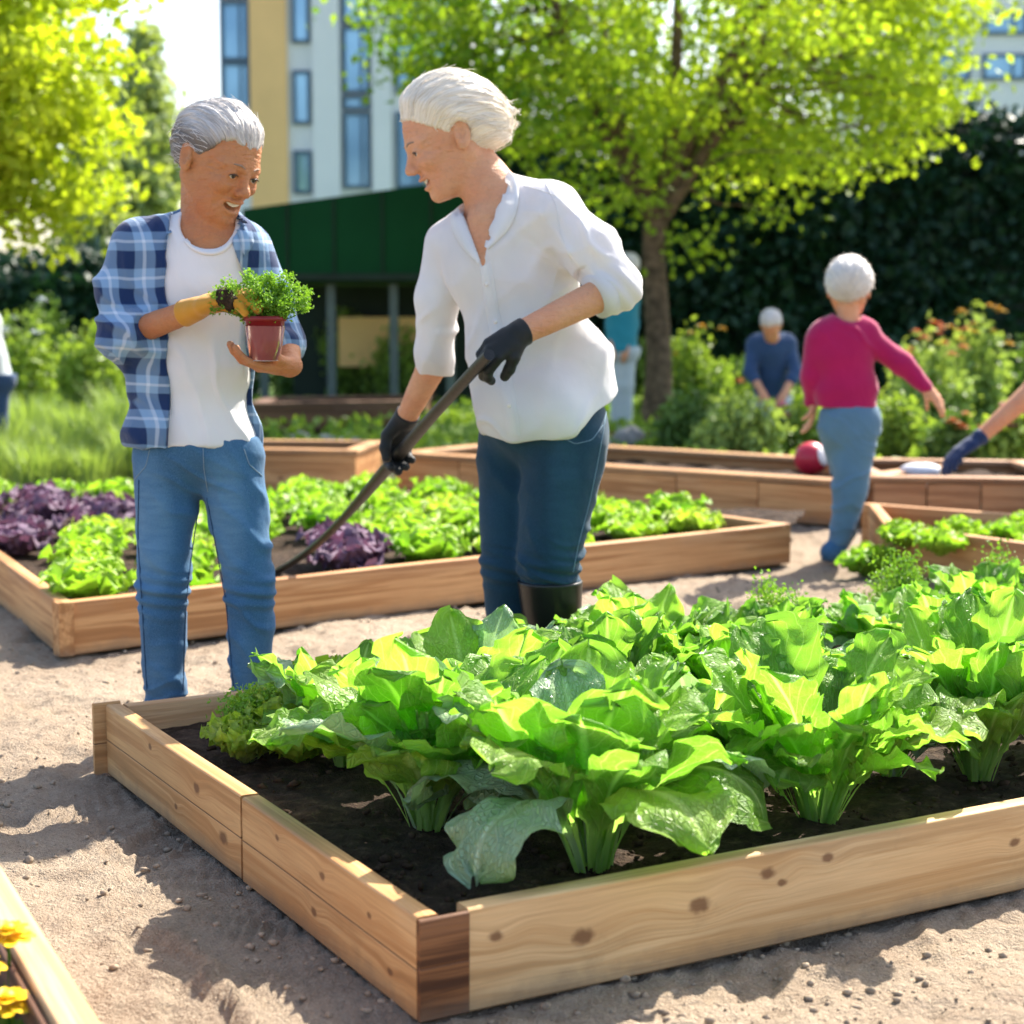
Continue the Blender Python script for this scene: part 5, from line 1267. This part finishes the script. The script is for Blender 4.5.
g_ = Field(.003); hand_prims(g_, **handR, inf=.0035); g_.cap(wrR, wrR - norm(wrR - elR) * .05, r(11.5), r(13.5), .01); g_.plane(wrR - norm(wrR - elR) * .045, elR - wrR); g_.build('glove', M['glove_y'], PL_)
# herb pot held in the hands
pc = p(263, 338, -.235); pot = thing('herb_pot', 'dark red pot of curly herbs held by the person in plaid', 'plant pot', pc - [0, 0, .045])
tp, bt = p(265, 316, -.235), p(265, 361, -.235)
m, t, b = newmat('clear_glass', .08, .6); b.inputs['Base Color'].default_value = (.42, .12, .12, 1); b.inputs['Transmission Weight'].default_value = .45; b.inputs['IOR'].default_value = 1.3; M['cup'] = m
M['maroon'] = m_plain('maroon_pot', (.24, .015, .02), .35, .15)
q = r(1, -.235)
mb = MB(); mb.tube([bt, bt + [0, 0, .002], bt + (tp - bt) * .5, bt + (tp - bt) * .78], np.array([12, 15, 18.5, 20]) * q, 24); mb.build('lower_bowl', M['cup'], pot)
mb = MB(); mb.tube([bt + (tp - bt) * .45, bt + (tp - bt) * .6, tp - [0, 0, .012], tp - [0, 0, .012], tp, tp - [0, 0, .004]], np.array([16, 18.2, 19.5, 21.5, 21.5, 18]) * q, 24); mb.build('rim', M['maroon'], pot)
mb = MB(); mb.tube([bt + [0, 0, .001], bt + [0, 0, .006]], np.array([14, 14]) * q * 1.06, 24); mb.build('foot', M['grey_c'], pot)
hp = thing('curly_herb', 'bushy curly green herb growing out of the dark red pot', 'herb plant', tp)
rg = np.random.RandomState(5); cr = MB(); stm = MB()
for i in range(170):
    d = norm(rg.normal(size=3) * [1.25, .9, .8] + [.08, 0, .55]); L = r(12 + 30 * rg.rand(), -.23) * (1 if d[2] > 0 else .5); e = tp + [-.004, 0, .002] + d * L * [1.25, .9, .95] + [0, 0, .012]
    if e[2] < tp[2] - .002 : e[2] = tp[2] + .004
    P_ = limb(stm, tp + d * .01 * [1, 1, 0], e, .0014, .0008, rg, .08, 4)
    k_ = 34; pp = e + rg.normal(size=(k_, 3)) * .0075; cards(cr, pp, .008 * (.7 + .6 * rg.rand(k_)), .2 + .5 * rg.rand() + .3 * rg.rand(k_), rg, .8, 0, .8)
stm.build('stems', M['parsley'], hp); cr.build('leaves', M['parsley'], hp, False)
rb = p(226, 298, -.26); F_ = Field(.003); F_.ell(rb, (.024, .024, .026), .01); F_.ell(rb + [.012, 0, -.014], (.018, .02, .018), .01)
tt = thing('root_ball', 'dark earthy root ball between the mustard glove and the herb', 'root ball', rb); F_.build('soil_lump', M['soil'], tt, lambda V, nn: .004 * fbm(V[:, 0] * 90, V[:, 1] * 90, V[:, 2] * 90, 3))

# ------------------------------------------------------------------ woman in the white blouse
f = Fig(4.85); p, r = f.p, f.r
base = np.array([p(525, 722)[0], 4.85, 0])
PR_ = thing('person', 'woman in white blouse with platinum hair bending over a long black garden tool', 'person', base, 'gardeners')
hd = Head(p(449, 138, .02), (-.88, -.22, -.42), 1.29, roll=R(-3), smile=.8, mouth=1.1)
T0 = G(272, 574, .10); H1 = A(478, 366, 4.52); 
def on_tool(px):
    lo, hi = 0., 1.
    for _ in range(40):
        m_ = (lo + hi) / 2; q = T0 + (H1 - T0) * m_
        if ray_px(q)[0] < px: lo = m_
        else: hi = m_
    return T0 + (H1 - T0) * lo
H2 = on_tool(398)
shF, elF, wrF = p(556, 216, -.10), p(616, 287, -.17), p(519, 334, -.29)          # arm nearer the camera
shB, elB, wrB = p(447, 246, .08), p(434, 362, .16), A(406, 418, H2[1] - .04)
def torso(F, inf=0, k=.05):
    F.ell(p(512, 262), (r(62), .115, r(66)), k, inf=inf); F.ell(p(528, 345), (r(58), .11, r(70)), k, inf=inf); F.ell(p(546, 420), (r(60), .135, r(46)), k, inf=inf)
    F.cap(p(462, 240, .05), p(548, 214, -.06), r(23), r(26), k, inf=inf); F.cap(p(470, 228, .03), p(497, 205, 0), r(14), r(20), .03, inf=inf); F.cap(p(545, 205, -.04), p(505, 198, 0), r(13), r(20), .03, inf=inf)
hipF, knF, anF = p(566, 440, -.05), p(549, 560, -.07), p(556, 700, .0)
hipB, knB, anB = p(512, 440, .07), p(509, 565, .03), p(511, 690, .05)
B = Field(.0038); torso(B, -.008)
B.cap(hipF, knF, r(38), r(27), .03); B.cap(knF, anF, r(27), r(15), .02); B.cap(hipB, knB, r(32), r(25), .03); B.cap(knB, anB, r(25), r(14), .02)
B.chain([shF, elF, wrF], [r(21), r(17), r(11.5)], .015); B.chain([shB, elB, wrB], [r(19), r(16), r(10, .4)], .015)
B.cap(p(500, 205, 0), hd.wp((-.02, 0, -.06)), r(30), r(24), .03); B.cap(p(484, 222, -.06), p(490, 260, -.06), r(16), r(22), .03)
hd.add(B, .02)
tdir = norm(H1 - T0)
hF = dict(wr=wrF, fwd=norm(H1 - wrF) + np.array([0, 0, .12]), palm_n=norm(np.array([-.3, .5, -.75])), s=1.02, curl=(.75, .8, .85, .85), thumb=-1, tcurl=.6)
hB = dict(wr=wrB, fwd=norm(H2 - wrB) - tdir * .5, palm_n=norm(np.array([.25, -.6, -.6])), s=1.15, curl=(.8, .8, .85, .85), thumb=-1, tcurl=.6)
hand_prims(B, **hF); hand_prims(B, **hB); shoe(B, anF, (-.7, -.6), 1.05); shoe(B, anB, (-.8, -.5), 1.05)
B.build('body', M['skin_f'], PR_, lambda V, nn: .0009 * vnoise(V[:, 0] * 60, V[:, 1] * 60, V[:, 2] * 60) + face_lines(hd, V), 1)
hd.eyes(PR_); hd.hair(PR_, M['hair_r'], 'bob', .0034, 8)
S_ = Field(.0045)
S_.chain([shF, p(592, 250, -.14), elF + [0, 0, .004]], [r(26), r(27), r(23)], .03); S_.chain([elF, elF + (wrF - elF) * .16], [r(24), r(21)], .02)
S_.lplane(elF + (wrF - elF) * .20, wrF - elF, .085, .004); torso(S_, .014); S_.ell(p(543, 400), (r(70), .168, r(54)), .05); S_.ell(p(588, 368, -.02), (r(24), .10, r(40)), .06); S_.ell(p(556, 415, -.03), (r(58), .168, r(46)), .05)
S_.chain([shB, p(438, 300, .10), p(435, 352, .15)], [r(24), r(22), r(21)], .03); S_.chain([p(435, 352, .15), p(434, 372, .19)], [r(21), r(20)], .02)

S_.cut(lambda X, Y, Z: np.maximum(Z - p(0, 377)[2] + 0 * X, np.maximum(X - p(462, 380)[0], -(Y - 4.90))), .004)      # lower end of the far sleeve
za, zb = p(0, 438)[2], p(0, 386)[2]; xa, xb = p(548, 0)[0], p(624, 0)[0]; x0_ = p(462, 0)[0]
def hem(X, Y, Z):
    t_ = np.clip((X - xa) / (xb - xa), 0, 1.4); t2 = np.clip((x0_ + .10 - X) / .12, 0, 1.5); zc = za + (zb - za) * t_ ** 1.5 + .05 * t2 ** 2; return Z - zc + 0 * Y
S_.cut(hem, .004)
# v-neck
na, nb_, nc = p(460, 205), p(497, 205), p(484, 269)
S_.cut(blk([((na[0], 0, na[2]), (nc[2] - na[2], 0, -(nc[0] - na[0]))), ((nb_[0], 0, nb_[2]), (-(nc[2] - nb_[2]), 0, nc[0] - nb_[0])), ((0, 4.86, 0), (0, 1, 0)), ((0, 0, p(0, 190)[2]), (0, 0, 1))]), .006)
S_.cut(lambda X, Y, Z: Cp((X, Y, Z), p(478, 178, -.06), p(490, 212, .0), r(27)), .008)
def wr_b(V, nn):
    a_ = wr_noise(.0035, 7, 5, 15)(V, nn); 
    a_ += .004 * np.clip(1 - np.linalg.norm(V - elF, axis=1) / .16, 0, 1) * np.sin((V[:, 0] + V[:, 2]) * 110 + 2 * vnoise(V[:, 0] * 12, V[:, 2] * 12, 0))
    ul = np.clip((p(0, 300)[2] - V[:, 2]) / .25, 0, 1); a_ += .006 * ul * np.sin(V[:, 0] * 42 + V[:, 2] * 10 + 1.5 * vnoise(V[:, 0] * 5, V[:, 2] * 5, 0)); return a_ + .011 * folds(V, (.75, 0, -.65), 24, .45, 31) * np.clip(.35 + ul, 0, 1) + .011 * folds(V, (.8, 0, .6), 42, .4, 35) * near(V, elF + [-.03, 0, .06], .16) + .010 * folds(V, (.6, 0, -.8), 36, .4, 37) * near(V, p(545, 250, -.1), .14)
S_.build('blouse', M['blouse'], PR_, wr_b, 1)
# button placket, buttons, collar, cuffs
bv = surf_of(bpy.data.objects['blouse'])
strip(bv, [(480, 268), (484, 300), (492, 345), (500, 390), (507, 434)], [(491, 262), (497, 300), (506, 345), (514, 390), (521, 436)], 4.7, 'placket', M['blouse'], PR_, 30, (.0005, .0035, .0035, .0005))
for (x, y) in ((487, 284), (496, 322), (510, 406)):
    c_ = drape(bv, [(x, y), (x + 1, y)], 2, .005, 4.7)[0]; mb = MB(); mb.grid(blob(c_, (.0055, .003, .0055), 6), closed=True); mb.build('button', M['teeth'], PR_)
strip(bv, [(508, 174), (505, 192), (499, 210), (492, 226), (487, 248)], [(519, 182), (520, 200), (516, 217), (510, 230), (489, 250)], 4.75, 'collar', M['blouse'], PR_, 22, (.004, .009, .010, .004))
strip(bv, [(461, 210), (465, 222), (471, 238), (480, 262)], [(452, 217), (453, 232), (461, 246), (478, 264)], 4.75, 'collar', M['blouse'], PR_, 22, (.004, .009, .010, .004))
for pts in ([(545, 182), (556, 205), (560, 232), (572, 262)], [(524, 186), (540, 190), (556, 196)]): seam(bv, pts, 4.7, .0012, 'shoulder_seam', M['blouse'], PR_)
ax_ = norm(wrF - elF); c0 = elF + (wrF - elF) * .19; mb = MB(); mb.tube([c0 - ax_ * .030, c0 - ax_ * .026, c0 + ax_ * .010, c0 + ax_ * .014, c0 + ax_ * .010], np.array([21.5, 24, 23, 21.5, 18]) * r(1, -.2), 28, False); mb.build('cuff', M['blouse'], PR_)
J_ = Field(.0042); J_.cap(hipF, knF, r(43), r(31), .03); J_.cap(knF, knF + (anF - knF) * .35, r(31), r(27), .02); J_.cap(hipB, knB, r(36), r(28), .03); J_.cap(knB, anB, r(28), r(19), .02)
J_.ell(p(546, 425), (r(60), .142, r(44)), .04); J_.plane(p(540, 400), (0, 0, 1)); J_.cut(lambda X, Y, Z: np.maximum(Z - p(0, 580)[2] + 0 * X, (X - p(540, 0)[0]) * -1), .004); J_.plane(p(0, 672), (0, 0, -1))
def wr_j2(V, nn):
    kz = p(0, 565)[2]; return wr_noise(.002, 7, 8, 28)(V, nn) + .004 * np.exp(-((V[:, 2] - kz) / .05) ** 2) * np.sin(V[:, 2] * 170 + V[:, 0] * 30) + .006 * folds(V, (.3, 0, 1), 60, .5, 43) * np.exp(-((V[:, 2] - kz) / .08) ** 2) + .006 * folds(V, (.7, 0, 1), 45, .5, 45) * near(V, p(530, 455, -.1), .13) + .009 * folds(V, (.4, .2, 1), 30, .5, 47)
jo = J_.build('jeans', M['jeans_d'], PR_, wr_j2, 1); bv = surf_of(jo); M['stitch2'] = m_plain('pale_stitching', (.16, .26, .34), .8)
seam(bv, [(606, 412), (600, 450), (590, 500), (578, 545), (573, 572)], 4.75, .0014, 'leg_seam', M['stitch2'], PR_)
seam(bv, [(560, 436), (575, 444), (592, 440), (603, 425)], 4.75, .0012, 'seam', M['stitch2'], PR_)
K_ = Field(.004); K_.cap(knF + (anF - knF) * .13, anF, r(33), r(22), .02); shoe(K_, anF, (-.7, -.6), 1.05, .01); K_.plane(p(0, 577), (0, 0, 1)); K_.plane((0, 0, .012), (0, 0, -1)); K_.build('boot', M['boot'], PR_)
K_ = Field(.004); shoe(K_, anB, (-.8, -.5), 1.05, .01); K_.plane((0, 0, .12), (0, 0, 1)); K_.plane((0, 0, .012), (0, 0, -1)); K_.build('boot', M['boot'], PR_)
for hh_, w_, e_ in ((hF, wrF, elF), (hB, wrB, elB)):
    g_ = Field(.003); hand_prims(g_, **hh_, inf=.004); ax_ = norm(w_ - e_); g_.cap(w_, w_ - ax_ * .03, r(13), r(14), .01); g_.plane(w_ - ax_ * .02, -ax_); g_.build('glove', M['glove_b'], PR_)
# tool
tl = thing('garden_hoe', 'long black handled garden hoe reaching into the middle bed', 'garden tool', T0)
mb = MB(); tt = np.linspace(-.01, 1.035, 24)[:, None]; P_ = T0 + (H1 - T0) * tt; P_[:, 2] += -.05 * np.sin(np.clip(tt[:, 0], 0, 1) * np.pi) - .015 * np.sin(np.clip(tt[:, 0], 0, 1) * 2 * np.pi); 
M['toolblk'] = m_plain('black_handle', (.011, .011, .011), .45, .3, 30, .4, .002, 60)
mb.tube(P_, np.interp(tt[:, 0], [0, .45, .6, .72, .85, 1.1], [.0115, .014, .019, .020, .016, .015]), 12); mb.build('handle', M['toolblk'], tl)
mb = MB(); mb.box(T0 + [-.01, -.01, -.02], [.14, .012, .08], Matrix.Rotation(.5, 3, 'Z')); mb.build('blade', M['steel'], tl)

# ------------------------------------------------------------------ woman in magenta, seen from behind
f = Fig(7.85); p, r = f.p, f.r
base = np.array([p(843, 566)[0], 7.85, 0]); PM = thing('person', 'woman in magenta sweater with short white hair walking away, arm swung out', 'person', base, 'gardeners')
hd = Head(p(849, 289, .02), (.25, 1, -.10), 1.1, 0, 0, 0)
shR, elR, wrR = p(868, 338), p(902, 364, -.02), p(926, 388, -.05); shL, elL, wrL = p(818, 340), p(812, 376, .02), p(813, 402, .06)
def torso(F, inf=0, k=.03):
    F.ell(p(843, 350), (r(31), .085, r(36)), k, inf=inf); F.ell(p(846, 390), (r(30), .08, r(34)), k, inf=inf); F.ell(p(850, 418), (r(28), .09, r(24)), k, inf=inf)
    F.cap(p(824, 334), p(866, 333), r(12), r(12), k, inf=inf); F.cap(p(832, 330), p(845, 322), r(7), r(9), .02, inf=inf); F.cap(p(862, 330), p(850, 322), r(7), r(9), .02, inf=inf)
L1 = [p(856, 430), p(850, 492, -.04), p(838, 545, -.04)]; L2 = [p(840, 430), p(851, 488, .16), p(848, 532, .30)]
B = Field(.005); torso(B, -.008); hd.add(B); B.cap(p(848, 326), hd.wp((-.02, 0, -.06)), r(11), r(10), .015)
B.chain([shR, elR, wrR], [r(11), r(8), r(5)], .015); B.chain([shL, elL, wrL], [r(11), r(8), r(5)], .015)
hand_prims(B, wrR, wrR - elR, (0, .6, -.8), .85, (.3, .3, .35, .4), 1); hand_prims(B, wrL, (0, .1, -1), (-1, 0, 0), .85, (.4,) * 4, 1)
B.chain(L1, [r(19), r(13), r(8)], .02, inf=-.006); B.chain(L2, [r(18), r(13), r(8)], .02, inf=-.006); B.build('body', M['skin_f'], PM); hd.hair(PM, M['hair_w'], 'back', .0045, 2)
S_ = Field(.005); torso(S_, .010); S_.chain([shR, elR, elR + (wrR - elR) * .95], [r(13.5), r(11), r(7.5)], .02); S_.chain([shL, elL, elL + (wrL - elL) * .98], [r(13), r(11), r(8)], .02)
S_.plane(p(845, 407), (0, 0, -1)); S_.cut(lambda X, Y, Z: E((X, Y, Z), p(848, 312), (r(15), .09, r(12))), .005); S_.build('sweater', M['knit'], PM, lambda V, nn: wr_noise(.004, 7, 6, 5)(V, nn) + .008 * folds(V, (.7, 0, .7), 26, .5, 51), 1)
J_ = Field(.005); J_.chain(L1, [r(23), r(16), r(9)], .03); J_.chain(L2, [r(21), r(15), r(9)], .03); J_.ell(p(850, 418), (r(31), .10, r(24)), .03, ); J_.plane(p(845, 403), (0, 0, 1)); J_.build('jeans', M['jeans_g'], PM, lambda V, nn: wr_noise(.004, 8, 8, 9)(V, nn) + .007 * folds(V, (.4, 0, 1), 34, .5, 53), 1)
K_ = Field(.005); e1 = L1[2]; e2 = L2[2]
K_.cap(e1, p(830, 552, -.05), r(10), r(9), .02); K_.cap(p(830, 552, -.05), p(827, 561, .04), r(9), r(6), .02); K_.plane((0, 0, .004), (0, 0, -1)); K_.build('shoe', M['jeans'], PM); K_ = Field(.005); K_.cap(e2, e2 + [-.02, .03, -.05], r(9), r(8), .02); K_.cap(e2 + [-.02, .03, -.05], e2 + [-.02, .12, -.10], r(7), r(6), .02); K_.build('shoe', M['jeans'], PM)

# ------------------------------------------------------------------ people further back
def far_person(label, Dp, headp, sc, face, shs, arms, hipp, legs_, mats, hr='back', hm='hair_w', waist=None):
    f = Fig(Dp); p, r = f.p, f.r; base = np.array([p(hipp[0], 0)[0], Dp, 0]); o = thing('person', label, 'person', base, 'gardeners')
    hd = Head(p(*headp), face, sc, 0, .3, 0); B = Field(.010); hd.add(B); s0, s1 = p(*shs[0]), p(*shs[1]); mid_ = (s0 + s1) / 2; hp = p(*hipp)
    B.cap(mid_ + [0, 0, .02], hd.wp((-.02, 0, -.07)), .055, .05, .03)
    def tor(F, inf=0): F.cap(s0, s1, .075, .075, .06, inf=inf); F.cap(mid_ - [0, 0, .06], hp, .125, .135, .08, inf=inf)
    tor(B, -.012); S_ = Field(.010); tor(S_, .01)
    for a_ in arms:
        q = [p(*v) for v in a_]; B.chain(q, [.048, .038, .028], .02); S_.chain([q[0], q[1], q[1] + (q[2] - q[1]) * .4], [.06, .052, .045], .03); hand_prims(B, q[2], q[2] - q[1], (0, .3, -1), .95, (.5,) * 4, 1)
    J_ = Field(.010); J_.cap(hp - [.05, 0, 0], hp + [.05, 0, 0], .13, .13, .05)
    for l_ in legs_:
        q = [p(*v) for v in l_]; q[2][2] = .07; B.chain(q, [.08, .055, .04], .03); J_.chain(q, [.095, .070, .055], .03); B.cap(q[2] - [0, 0, .03], q[2] + norm([face[0], face[1], 0]) * .14 - [0, 0, .04], .035, .03, .02)
    S_.plane(hp + [0, 0, -.02], (0, 0, -1)); J_.plane(hp + [0, 0, .03], (0, 0, 1)); B.build('body', M['skin_f'], o); S_.build('jacket', M[mats[0]], o, wr_noise(.005, 6, 6)); J_.build('trousers', M[mats[1]], o)
    hd.hair(o, M[hm], hr, .009, 4); return o
far_person('man in navy top bending down among the bushes far behind', 14.2, (771, 325, -.3), 1.0, (-.2, -.75, -.9), [(757, 344), (786, 344)], [[(755, 346), (750, 372, -.1), (762, 392, -.25)], [(788, 346), (796, 372, -.1), (784, 394, -.25)]], (771, 400, .12), [[(764, 402, .1), (763, 420, 0), (763, 442, .1)], [(780, 402, .1), (780, 420, 0), (780, 442, .1)]], ('navy', 'grey_c'), 'crop')
far_person('white haired person in teal half hidden behind the blouse elbow', 16.0, (628, 268), 1.0, (-.6, -.7, -.2), [(614, 296), (630, 298)], [[(613, 298), (611, 322), (612, 345, -.1)], [(631, 300), (633, 324, 0), (627, 346, -.1)]], (621, 350), [[(617, 352), (617, 385), (617, 420)], [(626, 352), (626, 385), (626, 420)]], ('teal', 'grey_c'))
far_person('person in pale clothes cut off by the left edge beside the lime tree', 13.0, (-24, 300), 1.0, (.7, -.7, -.2), [(-30, 322), (-11, 322)], [[(-18, 314), (-22, 345), (-14, 372, -.1)], [(-10, 324), (-7, 348, 0), (-7, 368, -.05)]], (-8, 378), [[(-13, 380), (-13, 420), (-13, 452)], [(-2, 380), (-2, 420), (-2, 452)]], ('grey_c', 'navy'))
# kneeling gardener outside the right edge, only the arm reaches in
f = Fig(8.6); p, r = f.p, f.r; o = thing('person', 'gardener kneeling beyond the right edge, bare arm reaching in with a navy glove', 'person', (p(1100, 0)[0], 8.75, 0), 'gardeners')
hd = Head(p(1072, 320, .1), (-.8, -.3, -.5), 1.0, 0, .3, 0); B = Field(.006); hd.add(B); sh, el, wr = p(1070, 362, .0), p(1036, 388, -.05), p(977, 440, -.08)
def tor(F, inf=0): F.cap(p(1072, 362), p(1098, 365, .25), .06, .06, .05, inf=inf); F.cap(p(1085, 375, .12), p(1120, 470, .2), .12, .13, .06, inf=inf)
B.cap(p(1082, 355, .12), hd.wp((-.02, 0, -.07)), .055, .05, .03); tor(B, -.01); B.chain([sh, el, wr], [.058, .056, .034], .02)
hk = dict(wr=wr, fwd=p(942, 462, -.1) - wr, palm_n=(.2, .2, -1), s=1.25, curl=(.35,) * 4, thumb=1); hand_prims(B, **hk)
kn = np.array([p(1085, 0)[0], 8.75, .10]); B.cap(p(1120, 470, .2), kn + [0, 0, .02], .10, .07, .03); B.cap(kn, kn + [.35, .2, -.02], .06, .05, .03); B.build('body', M['skin_f'], o)
S_ = Field(.008); tor(S_, .01); S_.chain([sh, sh + (el - sh) * .6], [.072, .066], .03); S_.build('shirt', M['teal'], o); J_ = Field(.008); J_.cap(p(1120, 470, .2), kn + [0, 0, .02], .115, .085, .03); J_.cap(kn + [0, 0, .01], kn + [.35, .2, 0], .075, .06, .03); J_.build('trousers', M['jeans'], o)
g_ = Field(.004); hand_prims(g_, **hk, inf=.006); g_.cap(wr, wr + norm(el - wr) * .02, .036, .042, .01); g_.build('glove', M['glove_n'], o); hd.hair(o, M['hair_w'], 'crop', .006, 3)
